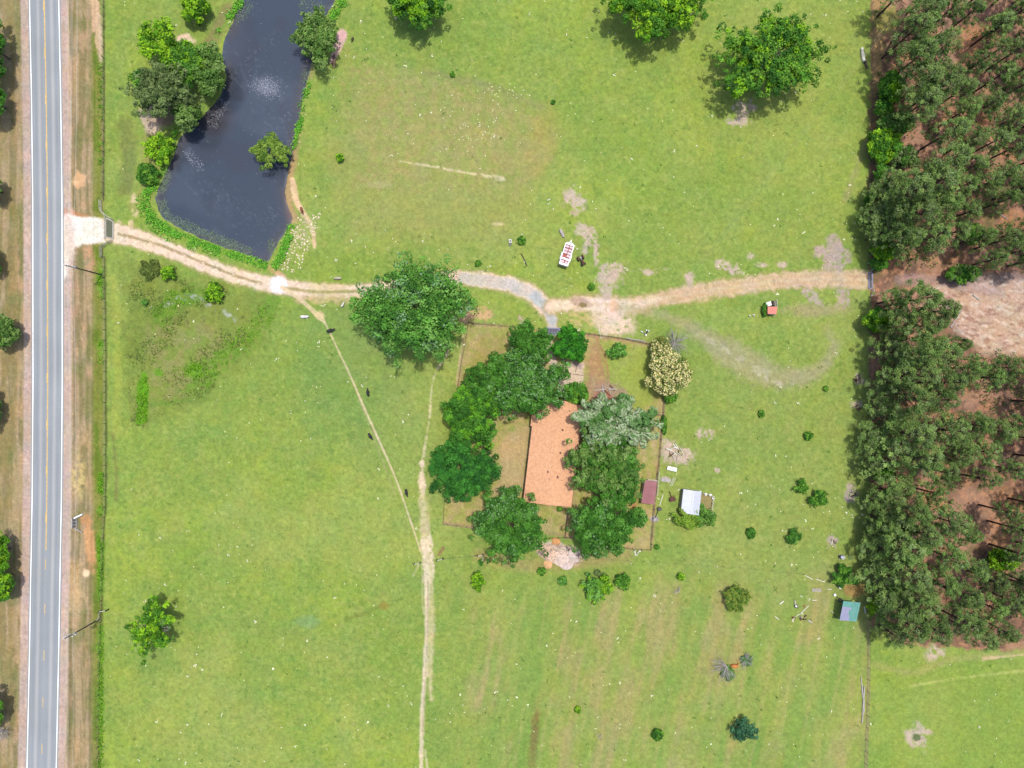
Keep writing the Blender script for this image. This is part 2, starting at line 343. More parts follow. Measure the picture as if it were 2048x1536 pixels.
line([(300, 280), (296, 380), (270, 410)], 14, (170, 158, 92), 10, 6, .5)
for x_, y_, r_ in ((268, 400, 10), (270, 425, 8), (262, 447, 8), (238, 447, 8)): blob(x_, y_, r_*.7, r_, (224, 202, 158), 0, .4, .5, .8, brk=.4)
for a_ in ([(312, 368), (290, 390), (292, 415), (312, 445), (345, 466), (395, 486), (440, 502), (500, 522), (535, 534)], [(690, 2), (668, 30)], [(484, 0), (436, 70)], [(620, 165), (600, 225), (590, 290)], [(588, 450), (566, 505), (548, 538)]): line(a_, 5, (118, 160, 50), 5, 7, .8, brk=.3)
# drive
DR = [(140, 457), (200, 459), (232, 467), (270, 476), (320, 492), (380, 516), (440, 541), (500, 560), (550, 570), (600, 579), (660, 583), (730, 581), (800, 570), (870, 557), (925, 556), (980, 562), (1030, 573), (1068, 592), (1092, 615), (1104, 640), (1105, 668)]
DW = [20, 20, 18, 17, 15, 14, 14, 14, 15, 15, 14, 12, 12, 12, 13, 14, 15, 16, 15, 9, 7]
line(DR, [w_+4 for w_ in DW], (190, 174, 124), 4, 4, .7); line(DR, DW, (236, 212, 182), 2.5, 5, 1, key='driveway')
line(DR[14:], [w_*.8 for w_ in DW[14:]], (206, 196, 182), 3, 4, .9); line(DR[17:20], 9, (188, 192, 192), 4, 3, .9)
poly([(128, 428), (150, 430), (206, 440), (210, 484), (190, 486), (150, 492), (128, 560)], (250, 238, 218), 3, 6, 1, key='driveway'); blob(138, 480, 12, 60, (230, 206, 184), 0, .4, .3, .8)
blob(557, 570, 17, 17, (252, 244, 236), 0, .3, .25, 1); line([(238, 468), (320, 490), (400, 523), (470, 551), (520, 566)], 3, (168, 150, 104), 2, 2, .9, brk=.3)
line([(570, 576), (640, 584), (730, 582)], 3, (160, 150, 94), 2, 2, .9, brk=.25)
line([(600, 600), (700, 598)], 9, (222, 192, 150), 4, 6, .7, brk=.5); blob(690, 598, 36, 10, (214, 190, 140), 0, .4, .5, .6, brk=.5)
# track going east to the woods
TR = [(1100, 614), (1160, 606), (1210, 612), (1262, 612), (1320, 598), (1400, 584), (1480, 572), (1560, 562), (1640, 558), (1740, 560), (1810, 561), (1880, 572)]
TW = [12, 14, 20, 16, 13, 15, 15, 14, 15, 16, 14, 16]
line(TR, [w_+5 for w_ in TW], (186, 168, 116), 4, 5, .7); line(TR, TW, (218, 192, 156), 4, 8, .95, brk=.12, key='dirt_track')
line(TR[:5], [9, 11, 16, 10, 3], (238, 214, 190), 4, 5, .95, brk=.3); blob(1224, 645, 42, 26, (232, 206, 180), 8, .3, .4, .95, brk=.32, key='dirt_track')
blob(1160, 604, 22, 9, (190, 164, 142), 12, .3, .3, .9); blob(1166, 610, 9, 5, (150, 132, 90)); blob(1165, 640, 36, 14, (210, 184, 128), 10, .4, .4, .7, brk=.5); blob(1228, 612, 10, 12, (222, 178, 132), st=.6)
for a_ in (-7, 7): line([(x_, y_+a_) for x_, y_ in TR[4:10]], 3, (206, 168, 126), 2, 3, .45)
sl = win(1290, 1745, 535, 620); dd = segdist(GU[sl], GV[sl], TR, TW); rp = sst(-.2, .9, np.sin(GU[sl]*1.05+9*nf[sl]))*sst(.35, .6, fbm(GU[sl], GV[sl], 9, 19, 3))
C[sl] = C[sl]*(1-(sst(2, -3, dd)*rp*.28)[..., None])+C3((150, 140, 84))*(sst(2, -3, dd)*rp*.28)[..., None]
line([(1240, 618), (1300, 622), (1360, 642), (1400, 668), (1450, 700), (1500, 730), (1560, 755), (1620, 750), (1655, 722), (1668, 690), (1655, 660)], [6, 7, 10, 16, 26, 28, 22, 14, 10, 8, 6], (172, 164, 122), 12, 10, .75)
line([(1400, 668), (1470, 712), (1540, 748)], 5, (196, 186, 156), 5, 5, .6, brk=.45); blob(1630, 620, 60, 12, (176, 158, 120), 0, .5, .5, .6)
line([(1500, 742), (1560, 768)], 4, (206, 196, 170), 4, 4, .6, brk=.5)
# bare scuffed patches
GP = (206, 184, 164)
for a in ((1138, 392, 9, 18, 20), (1155, 412, 15, 18, -20), (1160, 455, 8, 12, 20), (1170, 462, 12, 12, 0), (1176, 480, 8, 22, 15), (1192, 500, 5, 26, 0), (1226, 540, 24, 20, -20), (1214, 558, 20, 14, 0),
          (1214, 580, 10, 18, 10), (1378, 553, 12, 9, 0), (1380, 564, 6, 10, 0), (1450, 530, 18, 9, 5), (1472, 543, 14, 7, 0), (1500, 512, 7, 5, 0), (1522, 530, 14, 5, 0), (1400, 866, 8, 10, 0), (1420, 870, 9, 8, 30),
          (1296, 545, 12, 5, 0), (1668, 485, 12, 22, -8), (1650, 505, 18, 16, 0), (1672, 520, 20, 28, 0), (1640, 500, 10, 8, 30), (1620, 590, 26, 8, 40), (1565, 530, 10, 6, 0), (1684, 588, 14, 22, 0), (1350, 905, 30, 18, 10),
          (1325, 897, 26, 9, 5), (1372, 912, 9, 12, 0), (1302, 892, 12, 14, 0), (1434, 941, 5, 5, 0), (1486, 222, 24, 16, -45), (1476, 244, 22, 6, 0), (1043, 640, 6, 8, 0), (1833, 1475, 21, 22, 0), (1872, 1306, 18, 16, 30),
          (1612, 1058, 0.1, .1, 0), (1664, 1083, 9, 11, 0), (1700, 985, 12, 20, 0), (1715, 810, 12, 8, 0), (1717, 760, 10, 10, 0), (1350, 742, .1, .1, 0)):
    blob(a[0], a[1], a[2]*1.05, a[3]*1.05, GP if a[0] < 1600 or a[1] > 1300 else (190, 168, 156), a[4], .35, .95, .9, brk=.36, seed=int(a[0]) % 7)
blob(1833, 1475, 8, 7, (92, 112, 62), 0, .3, .4, .9)
line([(800, 322), (880, 336), (960, 350), (1006, 358)], [1.5, 2, 3, 4.5], (220, 204, 158), 1.5, 2, .85, brk=.34); line([(960, 262), (1000, 272)], 2, (212, 200, 140), 3, 3, .5, brk=.5)
line([(1258, 540), (1340, 538)], 2, (206, 196, 160), 2, 3, .5, brk=.5); blob(760, 370, 24, 8, (200, 184, 140), st=.3); blob(995, 448, 12, 4, (214, 200, 150), st=.6); blob(958, 626, 30, 12, (222, 176, 128), 8, .3, .5, .9, brk=.35)
# cow paths and the lane going south
line([(565, 575), (598, 597), (637, 632), (652, 650), (676, 700), (700, 750), (726, 810), (752, 868), (780, 930), (800, 980), (822, 1045), (843, 1108)], [5, 3.5, 5, 1.6, 1.5, 1.5, 1.6, 2, 1.5, 1.6, 1.6, 1.5], (226, 206, 164), 1.2, 1, .9, key='dirt_path')
line([(718, 800), (745, 868), (772, 940), (790, 985)], 1, (176, 170, 120), 2, 1, .6); blob(640, 632, 9, 8, (232, 206, 160), 30, .3, .5, .9)
line([(645, 590), (700, 640), (715, 720)], 30, (140, 156, 84), 30, 15, .3)
line([(898, 700), (884, 722), (868, 755), (862, 790), (860, 830), (852, 880), (845, 925)], [3, 3, 1.4, 1.3, 2, 1.5, 3], (224, 212, 162), 1.5, 2.5, .8, brk=.4, key='dirt_path')
line([(843, 925), (843, 960), (846, 1005), (850, 1040), (852, 1080), (857, 1130), (858, 1160)], [3, 7, 6, 7, 11, 11, 9], (236, 214, 180), 3, 5, .95, brk=.32, key='dirt_lane')
line([(850, 1000), (850, 1065)], 11, (184, 178, 112), 4, 4, .65); line([(857, 1110), (862, 1150), (864, 1250), (860, 1340), (862, 1400)], [3, 3, 5, 5, 2], (206, 194, 142), 4, 4, .8)
line([(853, 1130), (854, 1250), (850, 1340), (846, 1400), (843, 1480), (842, 1600)], [6, 4, 5, 4, 4.5, 3], (222, 206, 170), 2, 2, .9, key='dirt_lane'); line([(856, 1160), (856, 1250), (852, 1340), (848, 1400), (845, 1480)], 1, (168, 156, 112), 1.2, 1, .75)
line([(844, 1100), (845, 1200), (848, 1230)], 1, (206, 196, 150), 1.5, 1, .7); line([(850, 1500), (858, 1560)], 1.5, (216, 204, 160), 1.5, 1, .8); line([(840, 1125), (826, 1152)], 1.3, (208, 200, 146), 1.5, 1, .7); line([(886, 1095), (878, 1110)], 3, (150, 112, 80), 2, 2, .8)
line([(690, 1240), (740, 1224), (766, 1206)], 4, (122, 136, 56), 5, 3, .7); blob(768, 1212, 10, 8, (156, 136, 60), st=.6); blob(615, 1243, 24, 12, (126, 164, 106), 0, .5, .3, .6)
# the fenced yard
YARD = [(937, 648), (1095, 660), (1190, 668), (1312, 690), (1330, 790), (1326, 860), (1312, 960), (1300, 1102), (1180, 1082), (1090, 1062), (957, 1056), (886, 1048), (893, 985), (905, 860), (922, 740)]
poly(YARD, (186, 166, 110), 3, 3, .92); poly(YARD, (158, 164, 78), 6, 12, .75, brk=.47)
poly([(1196, 682), (1300, 694), (1310, 760), (1302, 815), (1250, 822), (1215, 790), (1205, 740)], (156, 172, 76), 8, 6, .9); line([(1190, 668), (1212, 720), (1218, 775)], 2, (176, 128, 98), 2, 2, .8)
poly([(1180, 690), (1196, 680), (1212, 730), (1216, 790), (1190, 810), (1172, 780)], (178, 134, 104), 8, 8, .75, brk=.3)
poly([(1000, 880), (1060, 850), (1055, 985), (990, 985)], (196, 168, 120), 8, 8, .8); poly([(960, 670), (1020, 675), (1000, 720), (940, 750)], (166, 152, 84), 8, 8, .6)
poly([(1112, 728), (1168, 727), (1166, 768), (1148, 785), (1130, 800), (1108, 770), (1098, 745)], (224, 198, 168), 2, 3, 1, key='gravel_yard'); line([(1103, 668), (1098, 700), (1110, 735)], [6, 6, 9], (214, 190, 166), 2, 3, .95, key='gravel_yard')
line([(1130, 718), (1160, 732)], 6, (150, 130, 132), 4, 4, .7, brk=.35); blob(1220, 790, 40, 26, (170, 142, 124), 30, .3, .5, .85, brk=.3); blob(1205, 800, 24, 16, (188, 116, 84), 0, .4, .5, .7, brk=.35)
for pl in ([(934, 648), (926, 700), (915, 770)], [(937, 646), (1040, 655)], [(1160, 668), (1300, 688)], [(1330, 792), (1322, 870), (1313, 960), (1303, 1095)], [(1298, 1100), (1250, 1096)], [(888, 1047), (957, 1056)], [(1090, 1064), (1180, 1082)], [(1136, 1015), (1131, 1076)], [(1294, 824), (1328, 830)]):
    line(pl, 3, (176, 140, 110), 3, 3, .65, brk=.3)
line([(931, 640), (922, 700), (912, 770)], 1, (222, 196, 150), 1.5, 1, .8); blob(935, 636, 16, 8, (232, 186, 144), -20, .4, .5, .9)
blob(1120, 1108, 46, 20, (222, 196, 174), 12, .25, .4, .95, brk=.25); blob(1268, 1010, 5, 26, (190, 136, 90), 0, .3, .4, .9); blob(1330, 958, 10, 5, (196, 176, 160), 5, .2, .3, .9); blob(1309, 1038, 8, 6, (170, 160, 160))
poly([(1396, 986), (1428, 992), (1422, 1030), (1392, 1026)], (164, 146, 96), 2, 2, .9); line([(960, 1110), (1020, 1125), (1080, 1130), (1250, 1112)], 14, (170, 152, 96), 12, 8, .7)
blob(1710, 1180, 24, 14, (176, 138, 84), st=.8); line([(1736, 1240), (1736, 1400), (1729, 1600)], 3, (162, 148, 104), 3, 2, .7)
# forest floor
FL = [(1742, -70), (2300, -70), (2300, 1290), (2048, 1300), (1920, 1296), (1810, 1290), (1745, 1250), (1742, 900), (1742, 592), (1742, 520)]
poly(FL, (148, 112, 88), 5, 12, 1.0, key='forest_floor')
sl = win(1735, 2300, -70, 1300); ff = MASK['forest_floor'][sl]; u, v = GU[sl], GV[sl]
def fmix(c, m):
    m = (m*ff)[..., None]; C[sl] = C[sl]*(1-m)+C3(c)*m
fmix((182, 140, 112), sst(.48, .62, fbm(u, v, 60, 101))*.85); fmix((104, 82, 66), sst(.56, .7, fbm(u, v, 22, 103))*.6); fmix((206, 150, 110), sst(.56, .7, fbm(u+v*.5, v-u*.3, 9, 105, 3))*.6)
fmix((96, 108, 54), sst(.62, .7, fbm(u, v, 44, 107))*.5)
for x_, y_, a_, b_ in ((1935, 80, 26, 50), (2020, 300, 22, 20), (1960, 240, 18, 16), (1910, 770, 30, 16), (1870, 1000, 26, 22), (1965, 900, 22, 20), (2030, 1000, 34, 22), (2000, 1070, 26, 26), (2030, 440, 30, 20), (1985, 540, 26, 12), (1900, 830, 20, 12)):
    blob(x_, y_, a_, b_, (200, 142, 98), 20, .4, .6, .7, brk=.4)
poly([(1870, 575), (1930, 545), (2060, 555), (2300, 560), (2300, 720), (2060, 712), (1960, 705), (1910, 660), (1890, 620)], (204, 172, 146), 10, 10, .95, key='forest_clearing')
sl = win(1850, 2300, 530, 730); ff = MASK['forest_clearing'][sl]; u, v = GU[sl], GV[sl]
fmix((226, 206, 186), sst(.5, .66, fbm(u+v, (v-u*.4)*2.6, 14, 111, 4))*.75); fmix((150, 108, 92), sst(.54, .7, fbm(u+v, (v-u*.4)*2, 16, 115, 4))*.7)
line([(1800, 560), (1860, 560), (1920, 572), (2000, 585)], 10, (176, 150, 140), 6, 5, .6, key='dirt_track'); line([(1900, 560), (2048, 552)], 9, (126, 112, 108), 6, 6, .6)
poly([(1745, -60), (1790, -60), (1770, 60), (1756, 200), (1752, 330), (1742, 330)], (182, 150, 98), 5, 5, .85); poly([(1744, 40), (1790, 10), (1800, 50), (1765, 70)], (158, 156, 76), 5, 5, .8)
line([(1690, 400), (1712, 340), (1735, 280)], 5, (176, 158, 122), 8, 5, .4); line([(1745, 1330), (1830, 1345), (1900, 1320), (2048, 1304)], 5, (178, 166, 110), 8, 5, .5); line([(1965, 1318), (2000, 1314), (2060, 1308)], [4, 2, 2], (220, 192, 150), 2, 2, .8, brk=.3)
line([(1820, 1372), (1920, 1356), (2060, 1340)], 2, (198, 200, 120), 2.5, 2, .6, brk=.4); blob(1070, 1460, 8, 50, (128, 118, 66), 5, .4, .4, .85, brk=.25); blob(1064, 1515, 9, 26, (134, 128, 70), 0, .4, .4, .7, brk=.3)
# every blade a little different
C *= (1+(rng.random(GU.shape)-.5)*.24)[..., None]*(1+(fbm(GU, GV, 7, 201, 4)-.5)*.34)[..., None]
C *= np.stack([1+(fbm(GU, GV, 24, 211, 4)-.5)*.22, np.ones(GU.shape), 1+(fbm(GU, GV, 30, 221, 3)-.5)*.3], -1)
# pond basin
Z = np.zeros(GU.shape); sl = win(280, 720, -90, 560)
SD = polyd(GU[sl], GV[sl], POND)+(fbm(GU[sl], GV[sl], 16, 301)-.5)*7
Z[sl] = -np.clip(SD/8*.6, 0, 1.8); Z += (fbm(GU, GV, 180, 401)-.5)*.0
nj, ni = GU.shape
X, Y = (GU-1024)/8, (768-GV)/8
idx = np.arange(nj*ni).reshape(nj, ni)
quad = np.stack([idx[:-1, :-1], idx[1:, :-1], idx[1:, 1:], idx[:-1, 1:]], -1).reshape(-1, 4)
VG = np.stack([X, Y, Z], -1).reshape(-1, 3); CG = C.reshape(-1, 3)
tag(link('ground', npmesh('ground', VG, quad, M['ground'], CG)), kind='structure')
def sheet(name, mask, z, minus=()):
    m = mask > .5
    for q in minus: m &= ~(q > .5)
    fm = (m[:-1, :-1] & m[1:, :-1] & m[1:, 1:] & m[:-1, 1:]).reshape(-1); f = quad[fm]
    us, inv = np.unique(f, return_inverse=True); v = VG[us].copy(); v[:, 2] += z
    return tag(link(name, npmesh(name, v, inv.reshape(-1, 4), M['ground'], CG[us])), kind='structure')
sheet('road_verge', MASK['verge'], .004); sheet('road_shoulder', MASK['shoulder'], .010)
sheet('driveway', MASK['driveway'], .016); sheet('dirt_track', MASK['dirt_track'], .020); sheet('dirt_path', MASK['dirt_path'], .008, (MASK['driveway'],))
sheet('dirt_lane', MASK['dirt_lane'], .006); sheet('forest_floor', MASK['forest_floor'], .004); sheet('forest_clearing', MASK['forest_clearing'], .012); sheet('gravel_yard', MASK['gravel_yard'], .012)
# ------------------------------------------------------------------ water
wm = D.materials.new('pond_water'); wm.use_nodes = True; t = wm.node_tree; b = t.nodes['Principled BSDF']
b.inputs['Roughness'].default_value = .08; b.inputs['IOR'].default_value = 1.33
at = t.nodes.new('ShaderNodeAttribute'); at.attribute_name = 'Col'; t.links.new(at.outputs['Color'], b.inputs['Base Color'])
g = t.nodes.new('ShaderNodeNewGeometry'); mp = t.nodes.new('ShaderNodeMapping'); mp.inputs['Rotation'].default_value = (0, 0, .7); mp.inputs['Scale'].default_value = (1, 2.6, 1); t.links.new(g.outputs['Position'], mp.inputs[0])
n2 = t.nodes.new('ShaderNodeTexNoise'); n2.inputs['Scale'].default_value = 1.6; n2.inputs['Detail'].default_value = 5; n2.inputs['Roughness'].default_value = .7; t.links.new(mp.outputs[0], n2.inputs['Vector'])
bp = t.nodes.new('ShaderNodeBump'); bp.inputs['Strength'].default_value = .3; bp.inputs['Distance'].default_value = .08; t.links.new(n2.outputs['Fac'], bp.inputs['Height']); t.links.new(bp.outputs[0], b.inputs['Normal'])
M['water'] = wm
sl = win(280, 720, -90, 560); u, v = GU[sl], GV[sl]; inside = SD > -3
wc = np.zeros(u.shape+(3,))+lin((58, 68, 82), .36)
def wmix(c, m): 
    global wc
    wc = wc*(1-m[..., None])+lin(c, .36)*m[..., None]
wmix((70, 80, 94), sst(.45, .65, fbm(u, v, 110, 331))*.7); wmix((56, 58, 66), sst(.5, .7, fbm(u, v, 60, 333))*.4)
wmix((84, 74, 66), sst(30, 2, SD)*sst(.3, .6, fbm(u, v, 50, 335))*.5); wmix((150, 112, 92), sst(26, 0, np.hypot((u-590)/1.1, (v-395)/3.2))*.75)      # silt stirred up where cattle drink
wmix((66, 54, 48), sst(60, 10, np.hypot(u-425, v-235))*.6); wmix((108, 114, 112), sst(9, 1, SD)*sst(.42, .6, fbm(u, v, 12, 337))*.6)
wmix((110, 114, 126), sst(.6, .72, fbm(u+v, (v-u)*2.5, 9, 339, 3))*sst(.45, .65, fbm(u, v, 70, 341))*.25)
wmix((104, 110, 122), sst(34, 6, np.hypot(u-528, (v-172)*1.3)+14*(fbm(u, v, 12, 343)-.5))*.6)  # soft cloud reflection painted into the water colour
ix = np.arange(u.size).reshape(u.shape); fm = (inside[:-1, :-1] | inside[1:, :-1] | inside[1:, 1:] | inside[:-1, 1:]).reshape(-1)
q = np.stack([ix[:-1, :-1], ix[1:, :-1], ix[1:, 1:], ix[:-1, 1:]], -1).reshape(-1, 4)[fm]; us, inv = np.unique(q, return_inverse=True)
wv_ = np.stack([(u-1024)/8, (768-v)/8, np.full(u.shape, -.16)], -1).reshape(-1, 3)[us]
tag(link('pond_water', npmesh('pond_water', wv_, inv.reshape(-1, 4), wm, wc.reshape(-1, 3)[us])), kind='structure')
# ------------------------------------------------------------------ asphalt road and its paint
am = D.materials.new('worn_asphalt'); am.use_nodes = True; t = am.node_tree; b = t.nodes['Principled BSDF']; b.inputs['Roughness'].default_value = .9; b.inputs['Specular IOR Level'].default_value = .2
at = t.nodes.new('ShaderNodeAttribute'); at.attribute_name = 'Col'; g = t.nodes.new('ShaderNodeNewGeometry'); n = t.nodes.new('ShaderNodeTexNoise'); n.inputs['Scale'].default_value = 3; n.inputs['Detail'].default_value = 8; n.inputs['Roughness'].default_value = .8
t.links.new(g.outputs['Position'], n.inputs['Vector']); mr = t.nodes.new('ShaderNodeMapRange'); mr.inputs[1].default_value = .3; mr.inputs[2].default_value = .7; mr.inputs[3].default_value = .9; mr.inputs[4].default_value = 1.1
t.links.new(n.outputs['Fac'], mr.inputs[0]); s_ = t.nodes.new('ShaderNodeVectorMath'); s_.operation = 'SCALE'; t.links.new(at.outputs['Color'], s_.inputs[0]); t.links.new(mr.outputs[0], s_.inputs['Scale']); t.links.new(s_.outputs[0], b.inputs['Base Color'])
ys = np.arange(-1200, 2700, 10.0); offs = np.linspace(-3, 62, 66); OU, OV = np.meshgrid(offs, ys); UU = rx(OV)+OU
tracks = sum(np.exp(-((OU-c_)/3.2)**2) for c_ in (10, 23, 37, 50)); pol = np.exp(-((OU-16.5)/3)**2)+np.exp(-((OU-43.5)/3)**2)
ac = np.zeros(OU.shape+(3,))+C3((160, 165, 168)); ac = ac*(1-(tracks*.3)[..., None])+C3((142, 149, 156))*(tracks*.3)[..., None]; ac = ac*(1-(pol*.6)[..., None])+C3((196, 194, 190))*(pol*.6)[..., None]
ac *= (1+(fbm(OU*4, OV*.1, 12, 501)-.5)*.16)[..., None]*(1+(fbm(OU, OV, 60, 503)-.5)*.2)[..., None]
vz = np.stack([(UU-1024)/8, (768-OV)/8, np.full(UU.shape, .02)+.04*(1-((OU-29.5)/32)**2)], -1).reshape(-1, 3)
ix = np.arange(OU.size).reshape(OU.shape); q = np.stack([ix[:-1, :-1], ix[1:, :-1], ix[1:, 1:], ix[:-1, 1:]], -1).reshape(-1, 4)
tag(link('asphalt_road', npmesh('asphalt_road', vz, q, am, ac.reshape(-1, 3))), kind='structure')
M['linewhite'] = mat('road_line_white', (.46, .46, .45), .7, var=.08, scale=2); M['lineyellow'] = mat('road_line_yellow', lin((246, 206, 120)), .7, var=.18, scale=2)
def strip(name, off, y0, y1, wd, m, mbo=None):
    mb = mbo or MB(); yy = np.arange(y0, y1+.1, min(20, y1-y0)); V = []
    for y_ in yy:
        x_ = float(rx(y_))+off; zz = .064-.04*((off-29.5)/32)**2+.004
        V += [((x_-wd/2-1024)/8, (768-y_)/8, zz), ((x_+wd/2-1024)/8, (768-y_)/8, zz)]
    mb.add(V, [(2*i, 2*i+2, 2*i+3, 2*i+1) for i in range(len(yy)-1)])
    if mbo is None: tag(mb.build(name, m), kind='structure')
strip('road_edge_line', 0.2, -1200, 2600, 1.5, M['linewhite']); strip('road_edge_line', 58.6, -1200, 2600, 1.5, M['linewhite'])
strip('road_centre_line', 29.8, -1200, 1112, 2.0, M['lineyellow'])
mb = MB()
for k in range(-12, 26):
    y_ = 1118+93*k-(3 if k > 0 else 0)
    strip('', 28.2 if y_ < 1110 else 29.4, y_, y_+24, 1.3, None, mb)
tag(mb.build('road_centre_dashes', M['lineyellow']), kind='structure')
# ------------------------------------------------------------------ trees
G3_ = 'shade trees in the fenced yard'
LK = .45                            # leaves: half of what a crown shows is shade between them
def quads(cen, nrm, size, asp, rg, along_=None):
    n = len(cen); nrm = nrm/(np.linalg.norm(nrm, axis=1, keepdims=True)+1e-9)
    a = rg.normal(size=(n, 3)); u = np.cross(nrm, a)
    if along_ is not None:
        d = along_+a*.35; u = d-nrm*(d*nrm).sum(1, keepdims=True)
    u = u+1e-6; u /= (np.linalg.norm(u, axis=1, keepdims=True)+1e-9); q = np.cross(nrm, u)
    s = (size*(.65+.7*rg.random(n)))[:, None]
    V = np.stack([cen-u*s*.5*asp, cen-q*s*.5+u*s*.08, cen+u*s*.5*asp, cen+q*s*.5], 1)
    return V
def sph(n, rg, zmin=-1.0):
    z = rg.uniform(zmin, 1, n); t = rg.uniform(0, 2*np.pi, n); r = np.sqrt(1-z*z)
    return np.stack([r*np.cos(t), r*np.sin(t), z], 1)
def crown_mesh(name, rx_, ry_, z0, z1, cols, seed, leaf=.36, cr=1.1, dens=1.0, gap=.12, lumpy=.22, asp=1.35, alt=None, altw=0, altt=.42, matk='leaf', cap=26000, spray=True, boughs=0):
    """crown of leaf-sized faces: clumps on an uneven dome, leaves on every clump"""
    rg = np.random.default_rng(seed); hz = (z1-z0)/2; area = math.pi*rx_*ry_*1.9
    nc = int(max(7, area/(cr*cr*1.15)*dens)); d = sph(nc, rg, -.35)
    lob = .5*vnoise(d[:, 0]*1.7+seed, d[:, 1]*1.7+d[:, 2]*1.3, seed)+.5*vnoise(d[:, 0]*3.4+seed, d[:, 1]*3.4, seed+5)
    f = (1.04-lumpy)+2*lumpy*(lob-.08); f = f*np.where(rg.random(nc) < .22, rg.uniform(.5, .9, nc), 1)
    cc = np.stack([d[:, 0]*(rx_-cr*.6), d[:, 1]*(ry_-cr*.6), d[:, 2]*(hz-cr*.4)], 1)*f[:, None]
    cc[:, 2] += (z0+z1)/2
    if boughs:                      # an open crown: clumps strung along spreading boughs with gaps between
        L_ = []; D_ = []
        for b in range(boughs):
            a_ = 2*math.pi*(b*.618034+rg.uniform(-.05, .05)); el = rg.choice([.05, .3, .65, 1.05], p=[.35, .35, .2, .1]); ln = rg.uniform(.78, 1.08)
            wv = rg.uniform(-.5, .5); m_ = int(6+3.6*math.sqrt(rx_*ry_)*ln/cr*.55)
            for q in range(m_):
                t_ = .3+.7*(q+rg.random())/m_; aa = a_+wv*(t_-.5); hr = t_*ln*math.cos(el)*.96; wd = .16*t_+.04
                L_.append((math.cos(aa)*hr*rx_+rg.uniform(-1, 1)*wd*rx_, math.sin(aa)*hr*ry_+rg.uniform(-1, 1)*wd*ry_, (z0+z1)/2+hz*(math.sin(el)*t_*1.05+.35*(1-t_)+rg.normal()*.12))); D_.append((math.cos(aa)*math.cos(el), math.sin(aa)*math.cos(el), math.sin(el)+.3))
        cc, d = np.array(L_), np.array(D_); d /= np.linalg.norm(d, axis=1, keepdims=True); cr = cr*.85
    keep = vnoise(cc[:, 0]/cr*.55+9, cc[:, 1]/cr*.55+seed, seed+2) > gap; cc, d = cc[keep], d[keep]
    m_ = max(4, int(nc*(.16 if boughs else .4))); a_ = rg.uniform(0, 2*np.pi, m_); q_ = np.sqrt(rg.random(m_))*.78; ic = np.stack([np.cos(a_)*q_*rx_, np.sin(a_)*q_*ry_, (z0+z1)/2+hz*rg.uniform(.05, .62, m_)*(1-q_*q_)], 1)
    dd = sph(m_, rg, .3); cc, d = np.concatenate([cc, ic]), np.concatenate([d, dd]); nc = len(cc)
    rad = cr*rg.uniform(.6, 1.3, nc); per = np.maximum(10, (rad*rad*9.5/(leaf*leaf)*.8)).astype(int)
    if per.sum() > cap: per = np.maximum(8, (per*cap/per.sum())).astype(int)
    ci = np.repeat(np.arange(nc), per); n = len(ci); s = sph(n, rg, -.55)
    s = s+d[ci]*.35; s /= np.linalg.norm(s, axis=1, keepdims=True)
    pos = cc[ci]+s*rad[ci][:, None]*(rg.uniform(.5, 1.08, n)[:, None])*np.array([1, 1, .8])
    pos[:, 2] = np.maximum(pos[:, 2], .12+.2*rg.random(n))
    nrm = s+np.array([0, 0, .5])+rg.normal(size=(n, 3))*.45
    rad_ = pos-np.array([0, 0, z0*.6]); rad_ = rad_/(np.linalg.norm(rad_, axis=1, keepdims=True)+1e-6)+s*.8
    V = quads(pos, nrm, leaf, asp, rg, rad_ if spray else None)
    pal = np.array([lin(c, LK) for c in cols]); cb = pal[rg.integers(0, len(pal), nc)]*rg.uniform(.82, 1.18, (nc, 1))
    c = cb[ci]*rg.uniform(.78, 1.22, (n, 1))
    if alt is not None:             # blossoms, moss or dry tips over the outer leaves of some clumps
        ap = np.array([lin(a, .42) for a in alt]); on = vnoise(cc[:, 0]*.35+3, cc[:, 1]*.35+seed, seed+9)
        hit = (rg.random(n) < altw*sst(altt, altt+.22, on)[ci]) & (s[:, 2] > -.1); c[hit] = ap[rg.integers(0, len(ap), hit.sum())]*rg.uniform(.8, 1.15, (hit.sum(), 1))
    c[:, 2] *= .8; Vr = V.reshape(-1, 3); F = np.arange(len(Vr)).reshape(-1, 4)
    return npmesh(name, Vr, F, M[matk], np.repeat(c, 4, 0)), cc
def trunk_mb(h, r, tips, rg, z_top):
    mb = MB(); mb.tube([(0, 0, -.2), (.05*r, 0, h*.35), (r*.3, r*.2, h*.8), (r*.2, 0, z_top)], [r*1.35, r, r*.75, r*.3], 9)
    for tp in tips:
        st_ = h*rg.uniform(.45, .9); a = Vector((0, 0, st_)); e = Vector(tp); m_ = a.lerp(e, .5)+Vector((rg.uniform(-.3, .3), rg.uniform(-.3, .3), .25*h*.2))
        mb.tube([a, m_, e], [r*.45, r*.28, r*.08], 6, False)
    return mb
